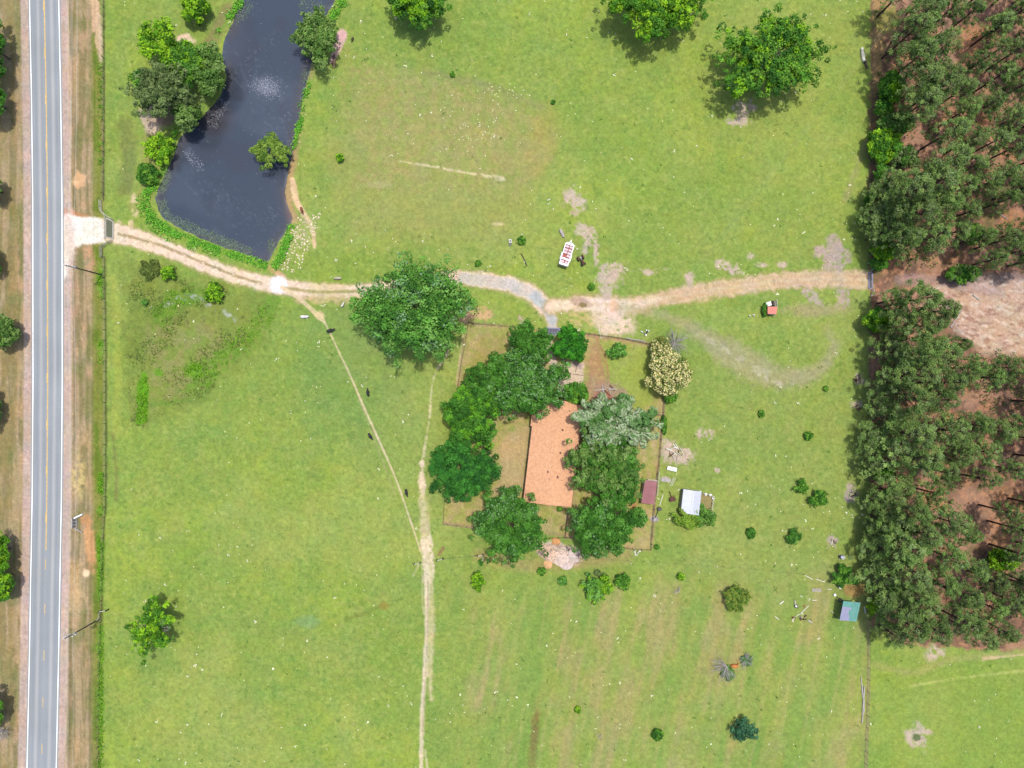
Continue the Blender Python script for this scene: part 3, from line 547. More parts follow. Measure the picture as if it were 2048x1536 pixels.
def tree(px, py, rx_, ry_, h, cols, label, name='broadleaf_tree', cat='tree', seed=None, group=None, z0=None, leaf=.36, cr=1.1, rz=0, bare=None, **kw):
    """px, py and radii as they look on the map; h the height in metres"""
    hc = h*.6; x, y = P(px, py, hc); k = (1-hc/CAM_H)/8; seed = seed or int(px*7+py*13) % 99991
    rg = np.random.default_rng(seed); z0 = h*.22 if z0 is None else z0
    o = thing(name, label, cat, (x, y, 0), rz, group)
    g_ = (1.12 if group == G3_ else 1.2 if name == 'shrub' else 1.06) if kw.get('boughs') else .98; me, cc = crown_mesh('foliage', rx_*k*g_, ry_*k*g_, z0, h, cols, seed, leaf, cr, **kw)
    link('crown', me, o)
    r = max(.035, h*.028); tips = [tuple(cc[i]) for i in rg.choice(len(cc), min(len(cc), 12 if h > 5 else 6), replace=False)]
    trunk_mb(h*.55, r, tips, rg, h*.7).build('trunk', M['bark'], o)
    if bare: dead_limbs(bare, h, rg).build('dead_branches', M['deadwood'], o)
    return o
def dead_limbs(spec, h, rg):        # spec: (dx, dy, spread, length, count) in metres from the trunk
    mb = MB()
    for dx, dy, sp, L, cnt in spec:
        for i in range(cnt):
            a = math.atan2(dy, dx)+rg.uniform(-sp, sp); el = rg.uniform(.1, .75); l_ = L*rg.uniform(.6, 1.1)
            s = Vector((0, 0, h*.5)); e = s+Vector((math.cos(a)*math.cos(el), math.sin(a)*math.cos(el), math.sin(el)))*(l_+math.hypot(dx, dy)*.6)
            m_ = s.lerp(e, .5)+Vector((rg.uniform(-.2, .2), rg.uniform(-.2, .2), .1)); mb.tube([s, m_, e], [.09, .06, .02], 5, False)
            for _ in range(5):
                t_ = rg.uniform(.35, .95); b0 = s.lerp(e, t_); b1 = b0+Vector((rg.normal(), rg.normal(), rg.uniform(-.2, .8))).normalized()*l_*.32; mb.tube([b0, b1], [.045, .015], 4, False)
    return mb
BR = [(128, 180, 38), (94, 148, 34), (150, 198, 48), (70, 116, 30)]            # bright spring green
MD = [(74, 128, 44), (92, 146, 50), (56, 104, 40), (112, 160, 58)]
DKG = [(82, 138, 56), (100, 158, 66), (66, 116, 50), (120, 170, 86)]             # deep bluish green
OAK = [(64, 116, 40), (78, 132, 48), (54, 102, 38), (92, 146, 62)]
GRN = [(98, 136, 66), (114, 148, 76), (82, 118, 56), (128, 158, 92)]           # olive pond trees
GRY = [(112, 134, 84), (96, 118, 72), (126, 146, 98), (84, 106, 64)]
SIL = [(112, 148, 96), (96, 138, 80), (136, 162, 122), (80, 124, 64)]
G1 = 'trees around the pond'
tree(390, 18, 29, 26, 5, BR, 'small round bright green tree at the top edge of the photo, left of the pond', group=G1, cr=.8, z0=.6)
tree(322, 88, 42, 42, 9.5, BR, 'bright green ragged tree north of the grey-green one on the west pond bank', group=G1, lumpy=.36, gap=.1, cr=.95, boughs=13)
tree(380, 128, 40, 38, 9, MD+BR[:1], 'mid-green tree in the middle of the clump on the west pond bank', group=G1, boughs=22, gap=.05, lumpy=.3)
tree(418, 140, 28, 52, 8.5, GRN, 'olive-green tall narrow tree leaning over the water in the west bank clump', group=G1, lumpy=.2)
tree(290, 168, 26, 30, 7, MD+SIL[:1], 'green tree with a grey dead tip at the left rim of the west bank clump', group=G1, lumpy=.36, gap=.3, bare=[(-2, .5, .5, 2.2, 4)])
tree(330, 190, 64, 60, 11, GRY, 'large round grey-green tree, biggest of the clump on the west pond bank', group=G1, boughs=22, gap=.05, lumpy=.16, leaf=.36, cr=.9)
tree(376, 234, 24, 28, 8, GRN, 'small olive tree hanging over the water at the bottom of the west bank clump', group=G1, lumpy=.3, leaf=.36, cr=.8)
tree(318, 297, 30, 27, 4.5, BR, 'bright yellow-green small tree at the narrow west shore of the pond', group=G1, cr=.75, z0=.5, boughs=11)
tree(295, 347, 21, 21, 3, MD, 'low dark green bush below the bright tree on the west pond shore', 'shrub', 'shrub', group=G1, cr=.6, z0=.1, lumpy=.3, leaf=.34)
tree(633, 74, 43, 51, 7.5, GRN, 'olive-green dense tree on the east pond bank by the pink sand strip', group=G1, boughs=20, gap=.05, leaf=.36, cr=.9)
tree(540, 301, 37, 31, 5, [(118, 150, 62), (96, 132, 56), (136, 164, 76)], 'light green willow-like tree standing in the water at the east pond shore', group=G1, leaf=.32, cr=.8, boughs=11, gap=.08)
G2 = 'big pasture trees'
tree(830, -2, 60, 52, 10, MD+BR[:1], 'mid-green round tree cut by the top edge, east of the pond', group=G2, boughs=20, gap=.05)
tree(1306, 8, 102, 66, 11, BR+MD[:2], 'wide bright green tree cut by the top edge, with a broken shadow below it', group=G2, gap=.1, boughs=22)
tree(1537, 118, 106, 88, 12, MD+BR[:1], 'huge spreading tree in the upper right pasture with grey dead boughs on its right side', group=G2, gap=.1, boughs=24, bare=[(6, 2.5, .6, 4.5, 9), (3, 1, .8, 3, 6)])
tree(832, 620, 109, 102, 15, DKG, 'huge deep green tree overhanging the drive, largest crown in the photo', group=G2, gap=.05, cr=1.45, leaf=.38, boughs=46, alt=[(120, 164, 122), (140, 176, 144)], altw=.5, altt=.55, lumpy=.3, cap=36000)
tree(308, 1256, 45, 55, 8, BR+MD[:2], 'airy bright green tree alone in the lower left pasture', group=G2, gap=.22, boughs=11, cr=.85, bare=[(4, 1.5, .5, 2.6, 5), (-3.5, 0, .6, 2.6, 5)])
G3 = 'shade trees in the fenced yard'
MOSS = [(134, 170, 128), (112, 152, 100)]
tree(1057, 690, 42, 42, 8, OAK, 'dark green round tree beside the yard cattle guard, topmost of the western row', group=G3, boughs=16, gap=.05, cr=.9)
tree(1050, 768, 74, 62, 10.5, OAK, 'large mossy green tree between the gravel parking spot and the brown lawn', group=G3, boughs=24, gap=.05, alt=MOSS, altw=.25, lumpy=.2)
tree(985, 760, 42, 46, 9, OAK, 'dark green tree squeezed between the two big ones north-west of the house', group=G3, boughs=16, gap=.05)
tree(945, 825, 56, 66, 10, OAK[:3]+[(100, 160, 44)], 'dark green tree with yellow-green tips at the west edge of the yard', group=G3, boughs=20, gap=.05)
tree(926, 938, 62, 60, 8.5, [(52, 112, 44), (66, 130, 50), (42, 92, 40)], 'even dark green rounded tree at the far west corner of the brown lawn', group=G3, boughs=22, gap=.05, lumpy=.14)
tree(1023, 1050, 67, 68, 9, OAK, 'round green tree below the house, just left of the woodchip heap', group=G3, boughs=24, gap=.05, alt=MOSS, altw=.2)
tree(1139, 690, 34, 33, 5.5, [(56, 126, 36), (72, 146, 40), (44, 104, 34)], 'rounded bright dark green tree right of the yard cattle guard', group=G3, boughs=16, gap=.05, cr=.8, lumpy=.14)
tree(1150, 787, 25, 22, 5, MD, 'small green tree covering the top corner of the terracotta roof', group=G3, cr=.7)
tree(1222, 848, 76, 50, 10, SIL, 'silvery grey tree hanging over the right side of the terracotta roof', group=G3, boughs=24, gap=.05, lumpy=.3, alt=[(186, 200, 176), (170, 188, 158)], altw=.6, altt=.36, asp=2.4, leaf=.4)
tree(1212, 928, 76, 60, 10.5, GRN+OAK[:2], 'olive-green broad tree east of the middle of the house', group=G3, boughs=26, gap=.05, leaf=.36, cr=.95)
tree(1246, 955, 26, 54, 10, OAK, 'deep green tree between the olive-green one and the maroon shed', group=G3, boughs=16, gap=.05)
tree(1204, 1045, 66, 60, 9, OAK, 'dark green tree with pale moss south-east of the house', group=G3, boughs=24, gap=.05, alt=MOSS, altw=.25, lumpy=.26)
tree(1277, 1035, 18, 20, 3.5, DKG, 'small bluish green bush under the maroon shed', 'shrub', 'shrub', group=G3, cr=.5, z0=.2, leaf=.3)
CRM = [(254, 244, 194), (248, 232, 168)]
tree(1338, 745, 46, 44, 6, [(96, 124, 54), (80, 108, 46), (112, 136, 64)], 'tree covered in cream-yellow blossom at the east fence of the yard', 'flowering_tree', group=G3, cr=.75, leaf=.34, lumpy=.34, gap=.2, alt=CRM, altw=.55, altt=.1, asp=.9)
tree(1322, 700, 20, 28, 4.5, [(130, 138, 72), (104, 124, 60)], 'smaller yellowish blossoming tree between the bare tree and the cream-flowered one', 'flowering_tree', group=G3, cr=.6, leaf=.32, alt=CRM, altw=.4, altt=.1, asp=.9)
tree(1342, 794, 13, 12, 2.4, MD, 'dark green bush tucked under the cream-flowered tree by the fence corner', 'shrub', 'shrub', cr=.5, z0=.1, leaf=.3)
def bare_tree(px, py, r, h, label, n=26, green=None, rot=None, dirs=None, cat='dead tree', nm='dead_tree'):
    x, y = P(px, py, h*.5); o = thing(nm, label, cat, (x, y, 0)); rg = np.random.default_rng(int(px+py)); mb = MB(); mb.tube([(0, 0, -.1), (0, 0, h*.45)], [.11, .07], 7)
    k = r/8
    for i in range(n):
        a = rg.uniform(0, 2*math.pi) if dirs is None else rg.uniform(*dirs); L = k*rg.uniform(.6, 1.05); s = Vector((0, 0, h*rg.uniform(.1, .42)))
        e = s+Vector((math.cos(a)*L, math.sin(a)*L, h*rg.uniform(.1, .55))); m_ = s.lerp(e, .5)+Vector((rg.normal()*.12, rg.normal()*.12, .15)); mb.tube([s, m_, e], [.055, .04, .016], 5, False)
        for _ in range(4):
            t_ = rg.uniform(.3, .95); b0 = s.lerp(e, t_); b1 = b0+Vector((math.cos(a+rg.normal()*.6), math.sin(a+rg.normal()*.6), rg.uniform(0, .6))).normalized()*L*.4; mb.tube([b0, b1], [.03, .012], 4, False)
    mb.build('branches', M['deadwood'], o)
    if green:
        me, _ = crown_mesh('foliage', k*(.42 if dirs else .7), k*(.5 if dirs else .7), .1, h*.5, green, int(px), .24, .35, gap=.35); c = link('leaves', me, o); c.location = (.6, -2.0, 0) if dirs else (0, 0, 0)
    return o
bare_tree(1350, 686, 28, 4, 'leafless silver-grey tree at the north-east corner of the yard', 44)
bare_tree(1453, 1332, 30, 1.8, 'toppled bleached tree fanning its roots to the left of a stump of orange clay', 30, [(92, 136, 66), (112, 150, 84)], dirs=(2.2, 5.4))
bare_tree(1493, 1322, 16, 1.2, 'grey twiggy bush right of the toppled tree with orange clay', 26, [(92, 128, 84)])
bare_tree(1358, 1184, 12, .8, 'thin bleached branch lying in the lower right field', 8, dirs=(1.0, 4.5), cat='branch', nm='fallen_branch')
bare_tree(1199, 1474, 8, .6, 'small white twig lying near the bottom of the field', 6, cat='branch', nm='fallen_branch')
o = thing('clay_stump', 'orange clay root plate with a curved yellow root beside the toppled tree', 'stump', (*P(1467, 1331), 0))
MB().tube([(-.9, 0, .25), (0, .05, .4), (.9, 0, .35)], [.25, .5, .42], 9).build('root_plate', M['orange'], o, True); MB().tube([(.9, 0, .3), (1.15, .8, .3), (.9, 1.3, .25), (.3, 1.35, .15)], [.12, .1, .07, .04], 6).build('root', M['orange'], o, True)
# shrubs and saplings
SH = [(336, 545, 13, 14, 2.6, BR, 'round bright green sapling left in the weedy corner below the drive'), (426, 585, 15, 17, 3, BR, 'larger round bright green sapling right in the weedy corner below the drive'),
 (289, 605, 7, 6, 1, DKG, 'tiny pale green bush at the left of the weedy corner'), (679, 315, 8, 8, 1.6, BR, 'small bright green bush in the field east of the pond'), (955, 1163, 13, 17, 2.8, BR, 'vivid green bush alone below the round yard tree'),
 (1189, 1176, 22, 26, 2.4, DKG+BR[:1], 'dull green bush, left half of the pair below the dark mossy tree'), (1210, 1167, 13, 18, 3, BR, 'vivid yellow-green bush, right half of the pair below the dark mossy tree'), (1245, 1163, 14, 14, 1.8, MD, 'round plain green bush just right of the two-tone pair'),
 (1473, 1197, 24, 23, 2.6, [(112, 140, 60), (88, 122, 52), (130, 150, 66)], 'olive twiggy bush in the lower right field above the toppled tree'), (1486, 1460, 23, 23, 3, [(64, 112, 84), (82, 128, 96), (48, 90, 70)], 'round blue-green bush near the bottom of the field'),
 (1316, 1470, 11, 12, 1.4, MD, 'ragged small bush left of the blue-green one at the bottom'), (1638, 997, 15, 15, 2.2, MD, 'round green sapling, larger of the two above the lone dark one'), (1603, 975, 12, 12, 1.8, MD, 'round green sapling, smaller of the two right of the white shed'),
 (1586, 1075, 13, 13, 1.8, OAK, 'dark green sapling by itself between the white shed and the wood'), (1686, 1151, 18, 20, 2.8, MD, 'leafy green bush above the green-roofed shed by the wood'), (1711, 1160, 8, 9, 1.4, DKG, 'little bluish bush right beside the leafy one above the green shed'),
 (1750, 1212, 17, 17, 3.2, [(150, 196, 40), (120, 168, 34)], 'vivid lime green bush right of the green-roofed shed'), (1125, 1162, 10, 8, 1, DKG, 'small pale green bush below the woodchip heap'), (1183, 573, 7, 7, 1, MD, 'tiny dark bush north of the fork in the drive'),
 (1043, 481, 8, 8, 1.2, MD, 'small green bush between the white tank and the trailer'), (1617, 872, 9, 9, 1.2, MD, 'small green bush in the pasture level with the house roof'), (956, 526, 6, 6, .9, MD, 'tiny green bush right of the huge tree by the drive'),
 (1502, 1066, 9, 11, 1.0, OAK, 'tiny bush left of the lone dark sapling'), (1362, 1154, 7, 7, 1.2, BR, 'tiny bright bush south of the yard corner'), (1652, 777, 5, 5, .8, MD, 'tiny bush near the faint turning track by the wood'),
 (1523, 828, 6, 8, .8, MD, 'tiny bush under the faint turning track'), (1155, 1420, 6, 6, .6, BR, 'tiny bright tuft in the lower field'), (1530, 619, 6, 13, 1.3, MD, 'green bush against the left side of the coral-roofed coop'),
 (1374, 1036, 24, 20, 3, [(128, 164, 60), (108, 148, 52), (146, 176, 70)], 'yellow-green bush at the lower left corner of the white tin shed'), (1409, 1034, 22, 18, 3, [(110, 152, 70), (92, 138, 60)], 'grey-green bush at the lower right corner of the white tin shed'),
 (1234, 701, 15, 15, 2.6, DKG+MD[:1], 'dark green shrub alone on the lawn inside the yard fence'), (1314, 1094, 5, 5, .7, MD, 'tiny bush at the south-east corner post of the yard'), (1328, 850, 6, 18, 1, MD, 'narrow weeds growing along the east yard fence'),
 (1083, 1143, 8, 8, 1, MD, 'small weedy bush left below the woodchip heap'), (1195, 1145, 7, 6, .8, GRY, 'brownish small bush above the two-tone pair'), (300, 540, 18, 16, .8, [(84, 104, 50), (104, 120, 60)], 'dark straggly bush in the weedy corner left of the bright sapling'),
 (1057, 950, 5, 32, 1.2, [(100, 140, 40), (80, 120, 36)], 'narrow hedge growing along the left wall of the house'), (905, 148, 5, 6, .6, MD, 'dark tuft in the field near the top, right of the pond'), (1106, 205, 4, 5, .5, MD, 'dark tuft north of the field middle'),
 (962, 1125, 4, 7, .7, OAK, 'green weed growing at the foot of the lower brace post'), (1120, 1018, 6, 5, .7, MD, 'low green weed at the south wall of the house')]
for s_ in SH: tree(s_[0], s_[1], s_[2], s_[3], s_[4], s_[5], s_[6], 'shrub', 'shrub', group='bushes and saplings', cr=max(.28, min(.6, s_[2]/30)), z0=.05, leaf=.26 if s_[2] < 14 else .32, lumpy=.36, cap=5000, **(dict(boughs=11, gap=.05) if s_[2] >= 12 else {}))
G4 = 'trees along the left edge of the photo'
for a in ((-16, 95, 24, 70, 9, OAK, 'dark tree whose edge just enters at the upper left corner'), (-20, 200, 26, 40, 8, OAK, 'dark tree cut by the left edge, below the uppermost one'), (-22, 375, 24, 26, 7, MD, 'green tree barely entering at the left edge beside the pond level'),
          (10, 668, 28, 34, 7, GRN, 'olive-green round tree at the left edge beside the road, lower than the entrance gate'), (-6, 1105, 24, 40, 7, BR, 'bright green tree at the left edge, upper of two touching'), (-4, 1160, 30, 40, 7.5, BR+MD[:1], 'bright green tree at the left edge, lower of two touching'),
          (-24, 1420, 28, 40, 7, MD, 'green tree cut by the left edge near the bottom'), (-27, 820, 24, 40, 6, OAK, 'dark tree barely entering the left edge below the olive one'), (-26, 520, 24, 30, 6, OAK, 'dark tree barely entering the left edge beside the entrance gate')):
    tree(*a, group=G4, cr=.9)
bare_tree(2, 1466, 20, 3, 'bare grey bush at the left edge near the bottom of the road', 30)
# bright broadleaf trees on the rim of the wood
G5 = 'broadleaf trees on the rim of the wood'
for a in ((1782, 175, 22, 34, 7, MD+BR[:1], 'leafy green tree on the wood rim right of the pale leaning log'), (1768, 215, 16, 22, 4.5, MD, 'dark leafy tree on the wood rim under the upper leafy one'), (1792, 246, 38, 18, 6, GRN+MD[:1], 'long low green tree jutting from the wood rim'),
          (1770, 290, 34, 32, 5.5, BR+MD[:2], 'bright green tree on the wood rim with a bare red gap to its right'), (1806, 312, 26, 22, 5, GRY+MD[:1], 'brownish green tree right of the bright one on the wood rim'), (1760, 345, 14, 16, 4, MD, 'small leafy tree on the rim above the first group of pines'),
          (1766, 500, 24, 20, 5, BR, 'vivid green tree just above the woodland cattle guard'), (1758, 528, 16, 14, 3, MD, 'low leafy bush touching the top of the woodland cattle guard'), (1756, 640, 32, 24, 5.5, BR+MD[:1], 'vivid green tree on the wood rim below the woodland cattle guard'),
          (1738, 400, 10, 14, 3, MD, 'small shrub in the shade on the rim left of the pines'), (1762, 945, 26, 14, 5, MD+BR[:1], 'green tree peeping between two pine crowns low on the wood rim'), (2004, 1118, 28, 24, 7, BR, 'vivid green tree inside the wood at the lower right'),
          (1946, 470, 18, 20, 5, MD, 'green undergrowth tree in a gap of the upper wood'), (1925, 548, 32, 18, 4, MD+GRY[:1], 'low green tree on the upper rim of the pale woodland track'), (1798, 1058, 40, 16, 6, MD, 'green tree hidden between big pines in the lower wood')):
    tree(*a, group=G5, cr=.85, leaf=.36, cap=9000)
# ------------------------------------------------------------------ pines
def pine_crown(seed, R=4.4, z0=8.5, z1=17.5):
    rg = np.random.default_rng(seed); nc = 92; cc = []
    for i in range(nc):
        t = rg.random()**.8; z = z0+(z1-z0)*t; rr = R*(1-.72*t**1.9)*rg.uniform(.4, 1.0)**.6*(.8+.4*vnoise(np.array([t*3+seed]), np.array([i*.37]), seed)[0]); a = rg.uniform(0, 2*math.pi)
        rr *= 1+.22*math.sin(a*3+seed)
        cc.append((rr*math.cos(a), rr*math.sin(a), z+rg.uniform(-.3, .5)))
    cc = np.array(cc); rad = rg.uniform(.5, 1.0, nc); per = 62; ci = np.repeat(np.arange(nc), per); n = len(ci); s = sph(n, rg, -.45)
    pos = cc[ci]+s*rad[ci][:, None]*rg.uniform(.35, 1.0, n)[:, None]*np.array([1, 1, .7])
    V = quads(pos, s*.5+np.array([0, 0, .55])+rg.normal(size=(n, 3))*.5, .3, .6, rg, s+np.array([0, 0, .3]))
    pal = np.array([lin(c, .45) for c in ((114, 142, 70), (98, 128, 60), (128, 154, 80), (88, 116, 56), (116, 138, 82))]); cb = pal[rg.integers(0, 5, nc)]*rg.uniform(.8, 1.2, (nc, 1)); c = cb[ci]*rg.uniform(.75, 1.25, (n, 1))
    Vr = V.reshape(-1, 3)
    me = npmesh('pine_crown', Vr, np.arange(len(Vr)).reshape(-1, 4), M['pine'], np.repeat(c, 4, 0))
    mb = MB(); mb.tube([(0, 0, -.2), (.05, .05, 6), (.1, 0, 12), (.05, 0, z1-.6)], [.26, .21, .15, .05], 9)
    for i in rg.choice(nc, 34, replace=False):
        z = max(z0-1, cc[i][2]-rg.uniform(.6, 1.6)); mb.tube([(.05, .03, z), tuple(cc[i])], [.06, .025], 5, False)
    me2 = D.meshes.new('pine_trunk'); me2.from_pydata(mb.v, [], mb.f); me2.materials.append(M['pinebark']); me2.update()
    return me, me2
PV = [pine_crown(s) for s in (11, 23, 37, 41, 59, 67)]
PN = {'upper': [(1830, 58, 36), (1855, 20, 38), (1885, 95, 40), (1838, 112, 38), (1850, 160, 42), (1892, 165, 36), (1848, 205, 38), (1945, 22, 30), (2002, 48, 34), (2044, 20, 30), (1995, 100, 30), (2042, 95, 30), (1952, 128, 34), (2005, 148, 32), (2046, 170, 32), (1926, 178, 32), (1935, 218, 36),
      (1985, 205, 30), (2030, 235, 32), (1905, 262, 34), (1950, 275, 32), (1996, 280, 32), (2040, 290, 34), (1905, 318, 38), (1950, 330, 34), (1880, 362, 40), (1925, 372, 36), (1826, 382, 42), (1780, 396, 38), (1790, 440, 44), (1842, 430, 42), (1888, 408, 36), (1748, 432, 30), (1815, 478, 34), (1865, 474, 36),
      (1975, 365, 34), (2020, 350, 34), (1932, 425, 34), (1965, 472, 32), (1915, 462, 32), (2010, 400, 30), (2046, 375, 32), (2016, 478, 34), (1986, 520, 26), (2045, 500, 30), (1766, 380, 28), (1850, 345, 28), (1790, 358, 26), (1805, 415, 30), (1756, 470, 26), (1905, 15, 26)],
      'lower': [(1795, 598, 30), (1842, 598, 38), (1882, 622, 34), (1802, 645, 36), (1850, 650, 38), (1790, 700, 42), (1842, 700, 42), (1885, 705, 36), (1920, 690, 26), (1800, 750, 44), (1848, 752, 40), (1895, 765, 34), (1938, 735, 38), (1980, 755, 34), (2020, 735, 36), (1768, 790, 32), (1826, 800, 42), (1880, 800, 32),
      (1782, 850, 46), (1832, 868, 40), (1796, 905, 44), (1850, 918, 40), (1752, 880, 34), (1905, 862, 38), (1952, 850, 38), (1925, 905, 36), (2005, 862, 36), (1975, 905, 34), (2040, 850, 30), (1890, 945, 30), (1790, 985, 46), (1752, 1005, 30), (1825, 1020, 40), (1792, 1050, 42), (1758, 1095, 44), (1812, 1098, 44), (1850, 1070, 34),
      (1770, 1150, 46), (1826, 1152, 44), (1790, 1205, 46), (1842, 1205, 40), (1822, 1252, 42), (1868, 1258, 36), (1905, 1045, 34), (1935, 1068, 32), (1900, 1115, 32), (1948, 1140, 32), (1885, 1170, 34), (1932, 1195, 38), (1930, 1245, 40), (1965, 1275, 30), (1985, 1215, 36), (2030, 1205, 36), (2010, 1262, 30), (2018, 1025, 24), (2040, 1060, 26),
      (1978, 960, 26), (2030, 940, 28), (2045, 1110, 28), (1995, 1165, 28), (2042, 1160, 28), (1788, 1270, 30), (1868, 985, 26), (1756, 1050, 26), (1745, 930, 24)]}
rg = np.random.default_rng(5)
for yy in range(-60, 1300, 62):     # trees beyond the right edge of the photo whose stems lean into it
    if 535 < yy < 720: continue
    for xx in (2088, 2140, 2190): PN['upper' if yy < 560 else 'lower'].append((xx+rg.uniform(-16, 16), yy+rg.uniform(-20, 20), 34))
for xx in (1820, 1875, 1930, 1985, 2040): PN['upper'].append((xx+rg.uniform(-12, 12), -38+rg.uniform(-10, 10), 36))
ordw = 'first second third fourth fifth sixth seventh eighth ninth tenth eleventh twelfth thirteenth fourteenth fifteenth sixteenth seventeenth eighteenth nineteenth twentieth'.split()
bands = [(0, 1812, 'in the front row'), (1812, 1868, 'in the second row back'), (1868, 1925, 'in the third row back'), (1925, 1975, 'in the middle of the wood'), (1975, 2028, 'in the last row but one'), (2028, 2070, 'on the right edge of the photo')]
for part_, lst in PN.items():
    for b0, b1, bt in bands+[(2070, 9999, 'out')]:
        row = sorted([p for p in lst if b0 <= p[0] < b1], key=lambda p: p[1], reverse=(part_ == 'upper'))
        for i, (px, py, r) in enumerate(row):
            r = r*(.8 if px > 1905 else .97)
            if bt == 'out': lab = 'pine just beyond the photo edge, only its leaning stem in view'
            else: lab = '%s grey-green pine %s %s, %s' % (ordw[min(i, 19)], 'above' if part_ == 'upper' else 'below', 'the woodland track', bt)
            hs = rg.uniform(.88, 1.12) if r > 30 else rg.uniform(.72, .9); hs = min(hs, max(.4, (1-730/(px-1024))*160/13.2)) if px < 1860 else hs; s = r*(1-13*hs/CAM_H)/8/4.1
            x, y = P(px, py, 13.2*hs); me, me2 = PV[rg.integers(0, 6)]
            o = thing('pine_tree', lab, 'pine tree', (x, y, 0), rg.uniform(0, 6.28), 'pines of the wood')
            for nm, q in (('crown', me), ('trunk', me2)):
                c = link(nm, q, o); c.scale = (s, s, hs) if nm == 'crown' else (1, 1, hs)
# ------------------------------------------------------------------ small growth nobody could count
def scatter(name, label, cat, pts, size, cols, seed, per=1, zlo=.0, zhi=.1, flat=.9, spread=0, matk='weed', leafasp=.9):
    rg = np.random.default_rng(seed); pts = np.asarray(pts, float); n = len(pts)*per; base = np.repeat(pts, per, 0)
    pos = np.stack([(base[:, 0]-1024)/8, (768-base[:, 1])/8, rg.uniform(zlo, zhi, n)], 1); pos[:, :2] += rg.normal(size=(n, 2))*spread
    nrm = rg.normal(size=(n, 3))*(1-flat)+np.array([0, 0, 1.]); V = quads(pos, nrm, size, leafasp, rg).reshape(-1, 3)
    pal = np.array([lin(c, .4) for c in cols]); c = pal[rg.integers(0, len(pal), n)]*rg.uniform(.75, 1.2, (n, 1))
    return tag(link(name, npmesh(name, V, np.arange(len(V)).reshape(-1, 4), M[matk], np.repeat(c, 4, 0))), label, cat, kind='stuff')
rg = np.random.default_rng(77)
def masked(x, y):
    i, j = np.clip(np.searchsorted(U, x), 0, len(U)-1), np.clip(np.searchsorted(Vv, y), 0, len(Vv)-1); return sum(MASK[k_][j, i] for k_ in ('driveway', 'dirt_track', 'dirt_lane', 'dirt_path')) > .3
def field_ok(x, y): return ~masked(x, y) & (x > 215) & (x < 1735) & ~inpoly(x, y, POND) & ~(inpoly(x, y, YARD))
x = rg.uniform(215, 2048, 5200); y = rg.uniform(0, 1536, 5200); ok = (field_ok(x, y) | ((x > 1740) & (y > 1300))) & (fbm(x, y, 120, 91) > .42)
x, y = x[ok], y[ok]; clx = np.concatenate([rg.normal(945, 40, 60), rg.normal(1000, 40, 40), rg.normal(470, 20, 10)]); cly = np.concatenate([rg.normal(262, 22, 60), rg.normal(190, 20, 40), rg.normal(1000, 100, 10)])
nb = 620; scatter('pale_flowerheads', 'small pale flower heads and dried tufts dotted all over the pasture', 'flowers', np.stack([np.r_[x[:nb], clx], np.r_[y[:nb], cly]], 1), .27, [(236, 238, 180), (222, 228, 168), (244, 240, 214)], 3, 2, .03, .16, .8, .07)
scatter('white_clover', 'larger whitish clover patches scattered thinly over the pasture', 'flowers', np.stack([x[nb:nb+110], y[nb:nb+110]], 1), .34, [(240, 240, 200), (232, 236, 188)], 4, 5, .03, .2, .8, .16)
scatter('weed_tufts', 'dark green weed tufts dotted over the pasture grass', 'weeds', np.stack([x[nb+190:nb+520], y[nb+190:nb+520]], 1), .24, [(88, 136, 56), (100, 148, 60), (74, 118, 50)], 5, 7, .03, .2, .6, .24)
sx, sy = rg.uniform(560, 640, 900), rg.uniform(425, 545, 900); ok = (np.abs((sx-600)*.85-(sy-480)*-.35) < 22) & ~inpoly(sx, sy, POND); sx, sy = sx[ok][:150], sy[ok][:150]
scatter('shore_stones', 'pale stones strewn on the bank at the south-east corner of the pond', 'stones', np.stack([sx, sy], 1), .4, [(246, 230, 196), (226, 206, 168)], 6, 2, .05, .15, .85, .08)
def along(pts, n, hw, rg, lo=0):
    pts = np.array(pts, float); L = np.hypot(*np.diff(pts, axis=0).T); t = rg.uniform(0, L.sum(), n); cs = np.r_[0, np.cumsum(L)]; i = np.clip(np.searchsorted(cs, t)-1, 0, len(L)-1); f = ((t-cs[i])/L[i])[:, None]
    p = pts[i]*(1-f)+pts[i+1]*f; d = (pts[i+1]-pts[i])/L[i][:, None]; nn = np.stack([-d[:, 1], d[:, 0]], 1); return p+nn*rg.uniform(-hw, hw, n)[:, None]
RE = np.concatenate([along([(300, 372), (284, 395), (286, 420), (308, 452), (345, 474), (400, 494), (450, 508)], 1100, 10, rg), along([(312, 368), (294, 385), (292, 410), (310, 442), (345, 466), (395, 486), (440, 500), (500, 520), (535, 530)], 3800, 7.5, rg), along([(484, 0), (462, 30), (440, 66)], 900, 7, rg), along([(690, 2), (672, 22), (662, 36)], 800, 9, rg),
                     along([(616, 165), (604, 215), (596, 265)], 1300, 6, rg), along([(596, 265), (588, 300)], 200, 3.5, rg), along([(584, 452), (574, 485), (562, 515), (548, 535)], 1500, 7.5, rg), along([(395, 232), (350, 262), (344, 300), (322, 352)], 500, 6, rg)])
RE = RE[rg.random(len(RE)) < .7]; RE = RE[fbm(RE[:, 0], RE[:, 1], 16, 131, 3) > .42+rg.normal(size=len(RE))*.05]
scatter('shore_reeds', 'vivid green reeds fringing the shores of the pond', 'reeds', RE, .38, [(116, 190, 50), (98, 172, 50), (140, 204, 66), (90, 154, 54)], 8, 1, .05, .45, .5, .22)
